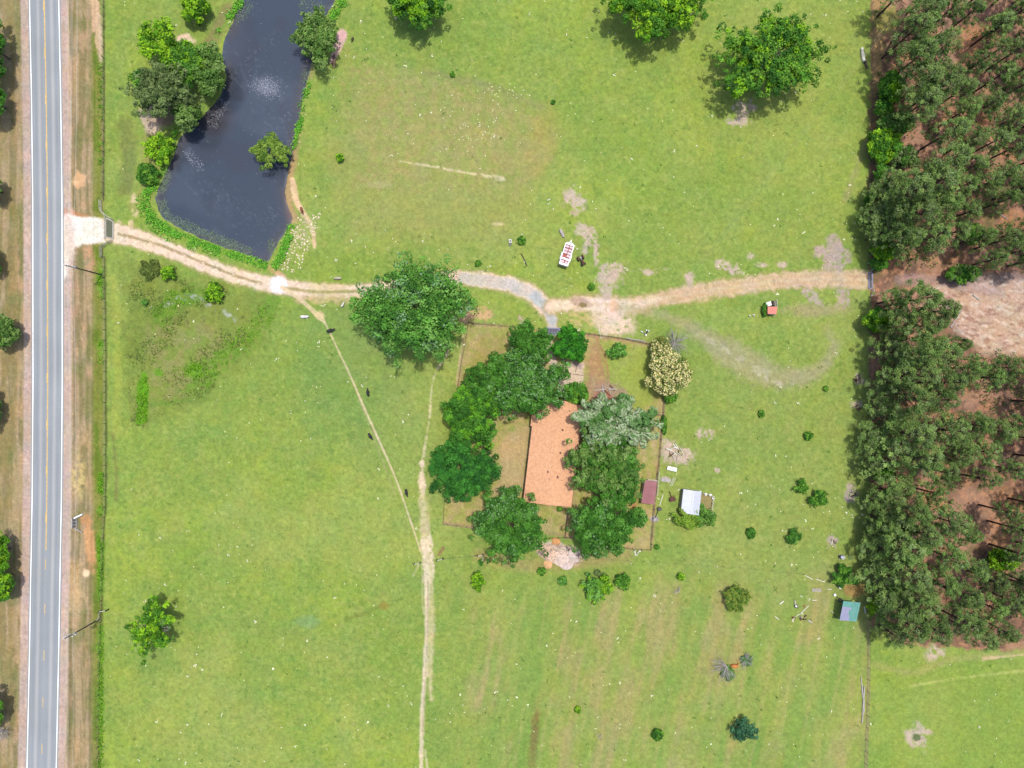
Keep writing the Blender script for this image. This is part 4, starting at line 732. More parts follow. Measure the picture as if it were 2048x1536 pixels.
SCM = np.concatenate([along([(322, 400), (330, 432), (372, 452), (410, 468), (455, 486), (505, 508)], 1700, 9, rg), along([(590, 290), (604, 235), (620, 172)], 420, 7, rg), along([(618, 140), (606, 160)], 130, 9, rg), along([(470, 40), (500, 6)], 240, 10, rg), along([(600, 4), (652, 20)], 260, 12, rg), along([(540, 480), (548, 505)], 160, 8, rg),
                      along([(336, 345), (322, 385)], 300, 6, rg), np.stack([rg.uniform(330, 600, 200), rg.uniform(20, 500, 200)], 1)])
SCM = SCM[inpoly(SCM[:, 0], SCM[:, 1], POND)]
scatter('cloud_glint_flecks', 'pale flecks standing in for a cloud reflection in the upper middle of the pond', 'cloud glint', np.concatenate([rg.normal((530, 172), (12, 9), (420, 2)), rg.normal((545, 182), (10, 8), (200, 2)), along([(370, 300), (405, 340)], 160, 9, rg), along([(420, 255), (450, 200)], 200, 12, rg), rg.normal((500, 90), (50, 60), (0, 2))]), .15, [(168, 172, 184), (150, 156, 170), (186, 188, 196)], 19, 1, -.145, -.135, .995, .15)  # floating flecks imitate the bright reflection of a cloud on the water
scatter('pond_scum', 'pale duckweed and scum floating along the pond margins', 'duckweed', SCM, .22, [(112, 128, 104), (132, 144, 126), (92, 116, 86), (86, 112, 70)], 9, 1, -.145, -.135, .995, .35)
x, y = rg.uniform(240, 550, 5200), rg.uniform(520, 860, 5200); ok = inpoly(x, y, [(262, 560), (330, 550), (545, 610), (500, 700), (400, 800), (300, 850), (262, 850), (250, 700)]) & (fbm(x, y, 34, 141, 4) > .53)
scatter('rough_weeds', 'low olive weeds filling the rough corner below the drive', 'weeds', np.stack([x[ok], y[ok]], 1), .34, [(104, 130, 52), (122, 146, 60), (92, 112, 56), (134, 136, 78)], 15, 2, .03, .3, .5, .25)
FW = np.concatenate([along([(202, y0), (202, y1)], n_, 5, rg) for y0, y1, n_ in ((540, 600, 260), (945, 990, 200), (1010, 1032, 120), (1065, 1160, 500), (1160, 1200, 160), (1250, 1536, 500), (110, 330, 250), (680, 730, 120))]+[along([(285, 752), (284, 845)], 900, 10, rg), rg.normal((390, 740), (9, 7), (360, 2)), rg.normal((318, 745), (4, 4), (60, 2)), along([(320, 640), (345, 600), (385, 590)], 260, 16, rg), along([(535, 620), (500, 665), (450, 705), (400, 770)], 420, 19, rg)])
FW = FW[fbm(FW[:, 0], FW[:, 1], 12, 151, 3) > .46+rg.normal(size=len(FW))*.06]
scatter('roadside_weeds', 'bright green weed patches along the road fence and in the rough corner', 'weeds', FW, .34, [(112, 168, 30), (92, 146, 32), (130, 180, 44)], 10, 2, .03, .35, .45, .14)
x, y = rg.uniform(1745, 2070, 2600), rg.uniform(-20, 1285, 2600); ok = (fbm(x, y, 60, 121) > .52) & ~((x > 1860) & (y > 560) & (y < 700)) & ~((y > 535) & (y < 590))
scatter('forest_undergrowth', 'green undergrowth between the pine stems on the red needle floor', 'undergrowth', np.stack([x[ok], y[ok]], 1), .42, [(70, 110, 46), (88, 128, 50), (104, 120, 58)], 11, 9, .05, .9, .35, .55)
x, y = rg.uniform(1760, 2070, 900), rg.uniform(-20, 1290, 900)
scatter('forest_litter', 'pale twigs and dry needles lying on the forest floor', 'twigs', np.stack([x, y], 1), .7, [(206, 176, 150), (176, 130, 96)], 12, 1, .03, .07, .98, .1, leafasp=.12)
# ------------------------------------------------------------------ buildings
def shingles():
    m = mat('terracotta_shingles', lin((240, 188, 146)), .95, var=.1, scale=7, bump=.15, col2=lin((226, 162, 114)))
    t = m.node_tree; b = t.nodes['Principled BSDF']; r = [n for n in t.nodes if n.type == 'VALTORGB'][0]
    g = t.nodes['Texture Coordinate']; wv = t.nodes.new('ShaderNodeTexVoronoi'); wv.inputs['Scale'].default_value = 3.2; t.links.new(g.outputs['Object'], wv.inputs['Vector'])
    mr = t.nodes.new('ShaderNodeMapRange'); mr.inputs[3].default_value = .84; mr.inputs[4].default_value = 1.14; sp = t.nodes.new('ShaderNodeSeparateColor'); t.links.new(wv.outputs['Color'], sp.inputs[0]); t.links.new(sp.outputs[0], mr.inputs[0])
    s = t.nodes.new('ShaderNodeVectorMath'); s.operation = 'SCALE'; t.links.new(r.outputs[0], s.inputs[0]); t.links.new(mr.outputs[0], s.inputs['Scale']); t.links.new(s.outputs[0], b.inputs['Base Color']); return m
M['shingle'] = shingles(); M['ridge'] = mat('ridge_shingle', lin((234, 166, 134)), .95, var=.12, scale=9)
M['brick'] = mat('house_brick', lin((160, 96, 76)), .9, var=.2, scale=12); M['glass'] = mat('window_glass', (.03, .035, .04), .1, var=.05, spec=.6); M['trim'] = mat('brown_trim', lin((110, 66, 52)), .7, var=.15)
M['maroon'] = mat('maroon_tin', lin((158, 102, 104)), .55, .15, var=.22, scale=.5, col2=lin((150, 84, 88))); M['greentin'] = mat('green_tin', lin((118, 186, 170)), .5, .15, var=.1, scale=.9); M['lavtin'] = mat('bare_tin_patch', lin((188, 182, 212)), .4, .3, var=.08, scale=1.5)
def house():
    a, b_, c, d_ = [P(*q, 2.8) for q in ((1070, 797), (1168, 804), (1140.5, 1015), (1049, 1002))]
    cx, cy = (a[0]+b_[0]+c[0]+d_[0])/4, (a[1]+b_[1]+c[1]+d_[1])/4
    ax = Vector((b_[0]+a[0]-c[0]-d_[0], b_[1]+a[1]-c[1]-d_[1])); L = ax.length/2; rz = math.atan2(ax.y, ax.x); W = (Vector(b_)-Vector(a)).length*.985
    o = thing('house', 'long single-storey house with a terracotta shingle roof among shade trees', 'house', (cx, cy, 0), rz)
    hw, hl, e, rg_ = W/2, L/2, 2.8, 4.0
    mb = MB(); mb.prism([(-hl+.5, -hw+.5), (hl-.5, -hw+.5), (hl-.5, hw-.5), (-hl+.5, hw-.5)], 0, 2.72); mb.add([(s*(hl-.5), y_, z_) for s in (-1, 1) for y_, z_ in ((-hw+.6, 2.71), (hw-.6, 2.71), (0, rg_-.3))], [(0, 1, 2), (5, 4, 3)]); wall = mb.build('wall', M['brick'], o)
    rf = MB(); rf.slab([(-hl, -hw, e), (hl, -hw, e), (hl, -.02, rg_), (-hl, -.02, rg_)], .12).slab([(hl, hw, e), (-hl, hw, e), (-hl, .02, rg_), (hl, .02, rg_)], .12)
    rf.slab([(hl-7.1, hw+.42, e-.05), (hl-3.6, hw+.42, e-.05), (hl-3.6, hw-.6, e+.15), (hl-7.1, hw-.6, e+.15)][::-1], .1)
    roof = rf.build('roof', M['shingle'], o); MB().bar((-hl-.03, 0, rg_+.02), (hl+.03, 0, rg_+.02), .2, .05).build('ridge_cap', M['shingle'], roof)
    MB().bar((-hl, -hw-.05, e-.08), (hl, -hw-.05, e-.08), .1, .14).bar((-hl, hw+.05, e-.08), (hl, hw+.05, e-.08), .1, .14).build('gutter', M['trim'], roof)
    for px, py, r_ in ((1125, 860, .2), (1120.5, 906, .2), (1096, 943.5, .17), (1115, 954, .2), (1098, 957.5, .1), (1124, 961, .08), (1133, 956, .08), (1139, 822, .12)):
        x, y = P(px, py, 3.6); dx, dy = x-cx, y-cy; X = dx*math.cos(rz)+dy*math.sin(rz); Y = -dx*math.sin(rz)+dy*math.cos(rz); z = e+(rg_-e)*(1-abs(Y)/hw)
        v = MB().disc((X, Y, z-.05), r_*1.5, .07, 12).disc((X, Y, z+.02), r_, .3, 12).build('roof_vent', M['trim'], o)
    for i in range(5):
        X = -hl+3+i*5.2
        for s in (-1, 1):
            wn = MB().box((X, s*(hw-.46), 1.5), (1.5, .1, 1.2)).build('window', M['white'], o); MB().box((X, s*(hw-.395), 1.5), (1.3, .04, 1.0)).build('pane', M['glass'], wn)
    dr = MB().box((1.2, hw-.46, 1.06), (1, .1, 2.1)).build('door', M['white'], o); MB().disc((1.6, hw-.38, 1.0), .04, .08, 8).build('handle', M['black'], dr)
house()
def shed(name, label, cat, quad_px, h, roofm, ridge=None, wallm=None, open_=False, slope=.35, seams=None, group=None):
    """quad_px: roof corners on the map in order NW, NE, SE, SW"""
    q = [P(*c_, h) for c_ in quad_px]; cx, cy = sum(a[0] for a in q)/4, sum(a[1] for a in q)/4; o = thing(name, label, cat, (cx, cy, 0)); q = [(a[0]-cx, a[1]-cy) for a in q]; ins = [(a[0]*.93, a[1]*.93) for a in q]
    def at(u, v): return tuple((q[0][i]*(1-u)+q[1][i]*u)*(1-v)+(q[3][i]*(1-u)+q[2][i]*u)*v for i in (0, 1))
    rf = MB()
    if ridge:
        for u0, u1, z0, z1 in ((0, ridge-.003, h-slope, h), (ridge+.003, 1, h, h-slope)): rf.slab([(*at(u0, 1), z0), (*at(u1, 1), z1), (*at(u1, 0), z1), (*at(u0, 0), z0)], .05)
    else: rf.slab([(*q[3], h-slope), (*q[2], h-slope), (*q[1], h), (*q[0], h)], .06)
    roof = rf.build('roof', roofm, o)
    if seams:
        sm = MB()
        for k in range(1, seams):
            v = k/seams
            if ridge: sm.bar((*at(.0, v), h-slope+.02), (*at(ridge, v), h+.02), .05, .05).bar((*at(ridge, v), h+.02), (*at(1, v), h-slope+.02), .05, .05)
            else: sm.bar((*at(v, 0), h+.02), (*at(v, 1), h-slope+.02), .04, .04)
        sm.build('roof_seam', roofm, roof)
    if ridge: MB().bar((*at(ridge, 0), h+.03), (*at(ridge, 1), h+.03), .3, .07).build('ridge_cap', roofm, roof)
    if not open_:
        w_ = MB()
        for i in range(4): a, b2 = ins[i], ins[(i+1) % 4]; w_.bar((a[0], a[1], (h-slope-.1)/2), (b2[0], b2[1], (h-slope-.1)/2), .08, h-slope-.1)
        w_.build('wall', wallm, o); m_ = ((ins[2][0]+ins[3][0])/2, (ins[2][1]+ins[3][1])/2); d_ = MB().box((m_[0], m_[1]-.07, 1), (.95, .06, 1.9)).build('door', M['graywood'], o); MB().disc((m_[0]+.35, m_[1]-.14, 1), .04, .06, 8).build('handle', M['black'], d_)
    else:
        for a in ins: MB().tube([(a[0], a[1], -.1), (a[0], a[1], h-slope-.08)], .09, 8).build('post', M['post'], o)
        MB().bar((*ins[0], h-slope-.2), (*ins[3], h-slope-.2), .08, .14).build('beam', M['post'], o); MB().bar((*ins[1], h-slope-.2), (*ins[2], h-slope-.2), .08, .14).build('beam', M['post'], o)
    return o, at
WS = [(1368, 979), (1404.3, 983.6), (1398.5, 1031.5), (1362.5, 1025.5)]
shed('tin_shed', 'white tin-roofed shed with a small pen on its right side', 'shed', WS, 2.7, M['tin'], .55, M['graywood'], slope=.45, seams=9)
o, at = shed('open_shed', 'open shed with a green tin roof patched in bare metal at the wood rim', 'shed', [(1687, 1202), (1721.3, 1205.3), (1715, 1244.8), (1681, 1241.6)], 3.3, M['greentin'], None, M['graywood'], True, .5, 8)
def atz(u, v, z=.04): return (*at(u, v), 3.3-.5*v+z)
MB().slab([atz(.01, 1.0), atz(.56, 1.0), atz(.52, .72), atz(.43, .66), atz(.43, .45), atz(.56, .42), atz(.52, .3), atz(.01, .28)], .03).build('roof_patch', M['lavtin'], o); MB().bar(atz(-.12, .82, -2.2), atz(-.3, .7, -3.2), .1, .08).build('leaning_plank', M['palewood'], o)
shed('maroon_shed', 'narrow shed with a maroon tin roof on the east yard fence', 'shed', [(1290, 960), (1314.3, 962.3), (1309, 1009.5), (1283, 1006.8)], 2.6, M['maroon'], None, M['palewood'], slope=.3, seams=7)
# pen beside the white shed
def fence(label, pts, sp=3.0, h=1.25, pr=.06, rails=3, pm='post', rm='wire', rr=.012, name='wire_fence', cat='fence', board=False, gate=None):
    pts = [P(*p) for p in pts]; o = thing(name, label, cat, (*pts[0], 0)); x0, y0 = pts[0]; acc = 0; nxt = 0; mbw = MB(); mesh = D.meshes.new('post'); mp = MB().tube([(0, 0, -.3), (0, 0, h+.08)], [pr, pr*.85], 7)
    mesh.from_pydata(mp.v, [], mp.f); mesh.materials.append(M[pm]); mesh.update(); n = 0
    for (ax, ay), (bx, by) in zip(pts[:-1], pts[1:]):
        L = math.hypot(bx-ax, by-ay); a3, b3 = (ax-x0, ay-y0), (bx-x0, by-y0)
        for k in range(rails):
            z = h*(k+1)/rails-.06
            (mbw.bar if board else mbw.tube)(*(((*a3, z), (*b3, z), .05, .14) if board else ([(*a3, z), (*b3, z)], rr, 5)))
        while nxt <= acc+L+1e-6:
            t_ = (nxt-acc)/L; p = link('post', mesh, o); p.location = (a3[0]+(b3[0]-a3[0])*t_, a3[1]+(b3[1]-a3[1])*t_, 0); p.rotation_euler = (0, 0, n*1.3); nxt += sp; n += 1
        acc += L
    mbw.build('rail' if (board or rr > .03) else 'wires', M[rm], o); return o
fence('pen fence with a pale rail on the right side of the white tin shed', [(1404, 985), (1426, 992), (1421, 1029), (1398, 1028)], 1.6, 1.1, .05, 2, 'graywood', 'palewood', .045, 'pen_fence')
W2 = 2.05
fence('road fence with dark posts running from the top of the photo to the entrance', [(208, -70), (209, 100), (209, 250), (208, 402)], 2.6, 1.2, .07, 5); fence('road fence with dark posts running from the entrance to the bottom of the photo', [(209, 514), (212, 700), (212, 1000), (208, 1060), (204, 1215)], 2.6, 1.2, .07, 5)
fence('lowest stretch of road fence below the crooked brace and utility pole', [(203, 1222), (201, 1300), (199, 1400), (197, 1610)], 2.6, 1.2, .07, 5)
fence('fence along the upper wood above the woodland cattle guard', [(1743, -70), (1743, 200), (1741, 380), (1737, 520)], W2*1.6, 1.2, .06, 4); fence('fence along the lower wood from the cattle guard to the green shed', [(1738, 595), (1736, 900), (1736, 1200)], W2*1.6, 1.2, .06, 4)
fence('fence between the two lower right fields', [(1737, 1238), (1736, 1330), (1734, 1420), (1727, 1600)], 3, 1.2, .06, 4)
fence('west side of the yard fence', [(1042, 655), (1000, 651), (937, 646), (932, 680), (924, 720), (915, 780), (898, 900), (890, 985), (887, 1047), (957, 1056)], 2.4, 1.2, .06, 4)
fence('north side of the yard fence, right of the yard cattle guard', [(1122, 658), (1160, 665), (1240, 676), (1312, 691)], 2.4, 1.2, .06, 4, rm='wire', rr=.02); fence('east side of the yard fence from the blossoming tree to the lower corner', [(1329, 790), (1323, 860), (1317, 930), (1313, 955), (1306, 1030), (1301, 1098)], 2.2, 1.3, .07, 4, rm='wire', rr=.02)
fence('south side of the yard fence right of the mossy tree', [(1300, 1099), (1270, 1098), (1235, 1092)], 2.2, 1.2, .06, 4); fence('south side of the yard fence above the woodchip heap', [(1185, 1086), (1150, 1076), (1132, 1074), (1090, 1076)], 2.2, 1.2, .06, 4); fence('short inner fence from the house corner down to the south yard fence', [(1136, 1017), (1133, 1045), (1130, 1075)], 2, 1.2, .06, 4, rm='wire', rr=.02)
fence('short inner fence joining the silver tree to the east yard fence', [(1285, 822), (1305, 827), (1328, 831)], 2, 1.2, .06, 4, rm='wire', rr=.02); fence('faint wire fence crossing the lower field from the yard to the green shed', [(967, 1108), (1100, 1112), (1300, 1122), (1480, 1134), (1600, 1146), (1680, 1165)], 4, 1.2, .04, 1, rr=.012)
fence('thin wire fence across the grass left of the lane brace posts', [(887, 1117), (954, 1110)], 4, 1.2, .05, 3, rr=.012)
fence('pale board fence on the left side of the maroon shed fence line', [(1317, 943), (1313.5, 990)], 2, 1.2, .05, 2, 'palewood', 'palewood', name='board_fence', board=True); fence('short pale board fence topping the maroon shed', [(1294, 958), (1314, 960)], 1.2, 1.6, .05, 3, 'palewood', 'palewood', name='board_fence', board=True)
# H-shaped brace posts
def brace(label, a, b_, h=1.3, extra=None):
    A, B = P(*a), P(*b_); o = thing('fence_brace', label, 'brace post', (*A, 0), group='H-shaped brace posts'); dx, dy = B[0]-A[0], B[1]-A[1]
    for p in ((0, 0), (dx, dy)): MB().tube([(*p, -.2), (*p, h+.2)], .14, 9).build('post', M['black'], o)
    MB().tube([(0, 0, h-.15), (dx, dy, h-.15)], .075, 7).build('rail', M['palewood'], o)
    if extra: e = P(*extra); MB().tube([(dx, dy, h-.3), (e[0]-A[0], e[1]-A[1], h-.3)], .08, 7).build('rail', M['graywood'], o); MB().tube([(e[0]-A[0], e[1]-A[1], -.2), (e[0]-A[0], e[1]-A[1], h+.1)], .13, 9).build('post', M['graywood'], o)
brace('H-shaped brace left of the sandy lane', (829, 1126), (841, 1124)); brace('H-shaped brace right of the sandy lane', (874, 1119), (886.5, 1116)); brace('H-shaped brace with a third leg below the round yard tree', (955, 1110), (966.5, 1108), extra=(965, 1118))
brace('crooked brace of dark posts beside the lower utility pole', (218, 1218), (203.5, 1220), extra=(201, 1236))
# cattle guards
def guard(label, poly_px, z, n, ang_px, m='black', fr='concrete'):
    p = [P(*q) for q in poly_px]; cx, cy = sum(a[0] for a in p)/4, sum(a[1] for a in p)/4; o = thing('cattle_guard', label, 'cattle guard', (cx, cy, 0)); p = [(a[0]-cx, a[1]-cy) for a in p]
    MB().prism(p[::-1], .03, .045).build('pit', M['tyre'], o); bars = MB()
    for k in range(n+1):
        t_ = k/n; a = [p[0][i]*(1-t_)+p[1][i]*t_ for i in (0, 1)]; b2 = [p[3][i]*(1-t_)+p[2][i]*t_ for i in (0, 1)]; bars.bar((*a, z), (*b2, z), .13, .1)
    bars.build('bars', M[m], o); f = MB()
    for i in range(4): a, b2 = p[i], p[(i+1) % 4]; f.bar((*a, z-.02), (*b2, z-.02), .3, .16)
    f.build('frame', M[fr], o); return o
M['greengrid'] = mat('grey_green_bars', lin((128, 134, 104)), .7, var=.2)
guard('long grey-green slatted cattle guard in the entrance from the road', [(212, 436), (227, 443), (227, 478), (212, 474)], .12, 9, 0, 'greengrid', 'graywood')
guard('blue-grey cattle guard where the gravel drive enters the yard', [(1090, 656), (1121, 657), (1111, 670), (1098, 670)], .12, 8, 0, 'bluegrey', 'bluegrey'); guard('dark cattle guard across the dirt track at the wood fence', [(1737, 545), (1744, 545), (1744, 577), (1737, 577)], .12, 6, 0, 'black', 'bluegrey')
fence('upper half of the pale wing fence at the road entrance', [(204, 402), (205, 423), (212, 430), (228, 440)], 1.5, 1.3, .07, 3, 'graywood', 'palewood', name='wing_fence', board=True); fence('lower half of the pale wing fence at the road entrance', [(206, 515), (205, 497), (215, 489), (228, 481)], 1.5, 1.3, .07, 3, 'graywood', 'graywood', name='wing_fence', board=True)
fence('straight pale rail on the road side of the entrance cattle guard', [(211.5, 430), (211, 478)], 1.5, .7, .06, 2, 'palewood', 'palewood', name='guard_rail', board=True)
def rail(label, pts, m='white'):
    w_ = [P(*q) for q in pts]; o = thing('pipe_rail', label, 'rail', (*w_[0], 0)); q = [(a[0]-w_[0][0], a[1]-w_[0][1], 1.2) for a in w_]; MB().tube(q, .075, 7).build('top_pipe', M[m], o); MB().tube([(a[0], a[1], .6) for a in q], .05, 7).build('lower_pipe', M[m], o)
    for a in q: MB().tube([(a[0], a[1], -.1), a], .08, 7).build('leg', M[m], o)
rail('white pipe rail at the upper end of the woodland cattle guard', [(1736, 527), (1743, 526.5), (1743.5, 537), (1743, 541)]); rail('pink-tinged pipe rail at the lower end of the woodland cattle guard', [(1743, 581), (1743, 590), (1738, 593)], 'pinkpanel')
# culvert under the road
o = thing('box_culvert', 'concrete culvert mouth with three dark openings and two wing walls beside the road', 'culvert', (*P(150, 1046), 0))
MB().box((-.42, 0, .3), (.3, 2.5, .7)).box((.62, 0, .16), (.12, 2.1, .34)).box((.1, .38, .22), (.9, .1, .46)).box((.1, -.38, .22), (.9, .1, .46)).build('headwall', M['concrete'], o); MB().prism([(-.27, -1.05), (.56, -1.05), (.56, 1.05), (-.27, 1.05)], .03, .05).build('opening_shade', M['tyre'], o)  # black plate stands in for the deep shade inside the openings
MB().bar((.2, 1.3, .45), (2.2, 2.3, .3), .32, .8).build('wing_wall', M['white'], o); MB().bar((.2, -1.2, .3), (2.0, -2.3, .12), .2, .5).build('wing_wall', M['concrete'], o)
# ------------------------------------------------------------------ utility poles and wires
def upole(label, base, h, arms, lean_to):
    x, y = P(*base); o = thing('utility_pole', label, 'utility pole', (x, y, 0), group='utility poles beside the road'); MB().tube([(0, 0, -.5), (0, 0, h)], [.19, .12], 10).build('pole', M['post'], o)
    for z, L in arms:
        MB().bar((-L, .0, z), (L, .0, z), .1, .12).build('crossarm', M['graywood'], o)
        for s in (-1, 1): MB().disc((s*L*.9, 0, z+.06), .11, .28, 10).disc((s*L*.9, 0, z+.34), .07, .1, 8).build('insulator', M['white'], o)
    MB().disc((.32, .1, h-3.2), .24, .8, 14).disc((.32, .1, h-2.4), .16, .12, 12).build('transformer', M['concrete'], o)
    return x, y
x1, y1 = upole('tall utility pole leaning across the verge below the road entrance', (205, 550), 13.2, [(12.9, .5), (11.7, .75), (10.6, .55)], 0); x2, y2 = upole('tall utility pole beside the crooked brace at the lower left', (199, 1238), 12.2, [(11.9, .5), (10.8, .9), (9.7, .9)], 0)
def wire(label, pts, sag, r=.022, n=14):
    q = []
    for a, b_ in zip(pts[:-1], pts[1:]):
        for k in range(n): t_ = k/n; q.append((a[0]+(b_[0]-a[0])*t_, a[1]+(b_[1]-a[1])*t_, a[2]+(b_[2]-a[2])*t_-sag*4*t_*(1-t_)))
    q.append(pts[-1]); c = q[0]; o = MB().tube([(p[0]-c[0], p[1]-c[1], p[2]-c[2]) for p in q], r, 5).build('power_wire', M['powerline']); o.location = c; tag(o, label, 'wire', 'overhead wires')
for s, z_, nm in ((-.45, 13.2, 'outermost wire of the roadside power line, nearest the asphalt'), (.45, 13.2, 'second wire of the roadside power line counted from the asphalt'), (-.7, 11.9, 'third wire of the roadside power line counted from the asphalt'), (.7, 11.9, 'wire of the roadside power line farthest from the asphalt')):
    wire(nm, [(x1+s+.5, y1+95, z_), (x1+s, y1, z_), (x2+s, y2, z_-1.1), (x2+s-1, y2-90, z_)], 1.1)
hx, hy = P(1150, 850, 4.2)
for i, (s, nm) in enumerate(((-.25, 'upper of the twin wires slanting from the wood to the house'), (.25, 'lower of the twin wires slanting from the wood to the house'))):
    A = P(1905+s*8, -110+s*8, 11.5); wire(nm, [(*A, 11.5), (hx+s, hy-s, 4.6)], 3.0, .009, 26)
# ------------------------------------------------------------------ livestock trailer, tractor and yard clutter
def trailer():
    A, B = P(1127, 529, 2), P(1140.5, 487.5, 2); cx, cy = (A[0]+B[0])/2, (A[1]+B[1])/2; rz = math.atan2(B[1]-A[1], B[0]-A[0]); L = math.hypot(B[0]-A[0], B[1]-A[1])+.2
    o = thing('stock_trailer', 'white livestock trailer with a red and pink patched roof parked in the north field', 'trailer', (cx, cy, 0), rz); W = 2.15; h = 2.2
    pts = [(-L/2, -W/2), (L/2-.35, -W/2), (L/2, -W/2+.4), (L/2, W/2-.4), (L/2-.35, W/2), (-L/2, W/2)]; b = MB()
    for i in range(6): p, q = pts[i], pts[(i+1) % 6]; b.bar((*p, 1.35), (*q, 1.35), .1, 1.5)
    b.build('body', M['white'], o); MB().prism(pts, .55, .62).build('floor', M['rust'], o); f = MB()
    for i in range(6): p, q = pts[i], pts[(i+1) % 6]; f.bar((*p, h), (*q, h), .17, .12)
    f.build('top_rim', M['white'], o); MB().prism([(L/2-.5, -W/2+.1), (L/2-.3, -W/2+.15), (L/2-.05, -W/2+.5), (L/2-.05, W/2-.5), (L/2-.3, W/2-.15), (L/2-.5, W/2-.1)], h-.1, h+.04).build('front_cap', M['white'], o); MB().box((-L/2+.22, 0, h), (.3, W-.1, .14)).build('rear_cap', M['white'], o)
    MB().box((-.1, 0, h-.14), (L-.85, W-.16, .04)).build('roof_deck', M['redpaint'], o); rg2 = random.Random(4); n = 6; x0 = -L/2+.38; dx = (L-.95)/n
    for i in range(n):
        for s in (-1, 1):
            if (i, s) == (2, 1): continue
            w_ = (W-.3)/2; MB().box((x0+dx*(i+.5)+rg2.uniform(-.04, .04), s*(w_/2+.04)+rg2.uniform(-.06, .06), h-.06), (dx*rg2.uniform(.62, .74), w_*rg2.uniform(.84, 1), .04), rg2.uniform(-.05, .05)).build('roof_panel', M['pinkpanel'] if rg2.random() < .6 else M['white'], o)
    for i in range(n+1): MB().bar((x0+dx*i, -W/2+.1, h+.01), (x0+dx*i, W/2-.1, h+.01), .1, .06).build('roof_bow', M['redpaint'], o)
    MB().bar((L/2, .5, .6), (L/2+1.05, 0, .6), .12, .12).bar((L/2, -.5, .6), (L/2+1.05, 0, .6), .12, .12).bar((L/2+.95, 0, .6), (L/2+1.3, 0, .6), .16, .14).disc((L/2+.85, 0, .1), .05, .9, 8).build('hitch', M['white'], o)
    for s in (-1, 1):
        MB().box((-.55, s*(W/2+.14), .98), (1.9, .3, .08)).build('fender', M['white'], o)
        for dxw in (-.95, -.1): wl = MB().ring((dxw-.02, s*(W/2+.12), .36), .26, .11, 'y').build('tyre', M['tyre'], o); MB().tube([(dxw-.02, s*(W/2+.04), .36), (dxw-.02, s*(W/2+.2), .36)], .18, 12).build('rim', M['white'], wl)
trailer()
def tractor():
    x, y = P(1163, 519, .8); o = thing('tractor', 'small rusty brown tractor standing right of the livestock trailer', 'tractor', (x, y, 0), math.radians(-66)); br = M['rust']
    MB().box((.75, 0, .85), (1.25, .48, .5)).box((1.4, 0, .8), (.12, .5, .6)).build('hood', br, o, bevel=.06); MB().box((-.15, 0, .6), (.9, .36, .45)).build('chassis', M['black'], o)
    MB().box((-.5, 0, 1.0), (.42, .46, .08)).box((-.72, 0, 1.16), (.07, .46, .34)).build('seat', M['graywood'], o, bevel=.03); MB().ring((.12, 0, 1.22), .17, .02).tube([(.12, 0, 1.2), (.35, 0, .95)], .02, 6).build('steering_wheel', M['black'], o); MB().tube([(.95, .1, 1.0), (.95, .1, 1.7)], .035, 8).build('exhaust', M['black'], o)
    for s in (-1, 1):
        t_ = MB().ring((-.5, s*.62, .62), .48, .17, 'y').build('rear_tyre', M['tyre'], o); MB().tube([(-.5, s*.5, .62), (-.5, s*.7, .62)], .32, 14).build('rim', M['graywood'], t_); MB().bar((-.95, s*.62, 1.2), (.0, s*.62, 1.28), .34, .04).build('fender', br, o)
        t_ = MB().ring((1.2, s*.52, .36), .26, .1, 'y').build('front_tyre', M['tyre'], o); MB().tube([(1.2, s*.45, .36), (1.2, s*.58, .36)], .17, 12).build('rim', br, t_)
    MB().bar((1.2, -.5, .36), (1.2, .5, .36), .08, .08).build('front_axle', M['black'], o)
tractor()
def log(name, label, cat, a, b_, r, m, r2=None, z=None, knots=2):
    A, B = P(*a), P(*b_); L = math.hypot(B[0]-A[0], B[1]-A[1]); rg2 = random.Random(int(a[0]*3+a[1])); mb = MB(); n = 5; pts = [(L*i/n, rg2.uniform(-.3, .3)*r, (z or r*.8)+rg2.uniform(-.1, .1)*r) for i in range(n+1)]; mb.tube(pts, [r+((r2 or r*.8)-r)*i/n for i in range(n+1)], 9)
    for _ in range(knots): x_ = rg2.uniform(.2, .8)*L; mb.tube([(x_, 0, r), (x_+.15, rg2.choice((-1, 1))*(r+.15), r*1.2)], [r*.35, r*.2], 6)
    o = mb.build(name, M[m]); o.location = (*A, 0); o.rotation_euler = (0, 0, math.atan2(B[1]-A[1], B[0]-A[0])); return tag(o, label, cat)
log('log', 'thick pale log lying in the grass near the upper wood rim', 'log', (1722, 97), (1727, 124), .34, 'palewood', .42, knots=4); log('log', 'short dark stub at the foot of the thick pale log', 'log', (1729, 124), (1732.5, 138), .3, 'post', .16)
log('log', 'long thin dark beam lying left of the livestock trailer', 'beam', (1042.5, 507), (1054, 532), .13, 'post', .13, knots=0); log('log', 'crumbling pale log just above the livestock trailer', 'log', (1121, 459), (1127, 475), .36, 'deadwood', .3, knots=4)
log('log', 'long bleached log beside the fence in the lower right, upper part', 'log', (1721.5, 1354), (1726, 1398), .12, 'deadwood', .2); log('log', 'long grey log beside the fence in the lower right, lower part', 'log', (1726.5, 1395), (1723.5, 1446), .2, 'graywood', .14); log('log', 'second grey trunk lying alongside the bleached log', 'log', (1727.8, 1372), (1727.5, 1425), .16, 'deadwood', .14)
log('log', 'grey log lying on the north yard fence line', 'log', (1251, 676), (1291, 683), .13, 'deadwood', .1, knots=0); log('log', 'slim pale pole leaning off the north yard fence', 'pole', (1197, 656), (1202, 677), .07, 'palewood', .06, knots=0); log('log', 'slim pale stick crossing the leaning pole at the yard fence', 'stick', (1202, 677), (1215, 667), .05, 'palewood', .04, knots=0)
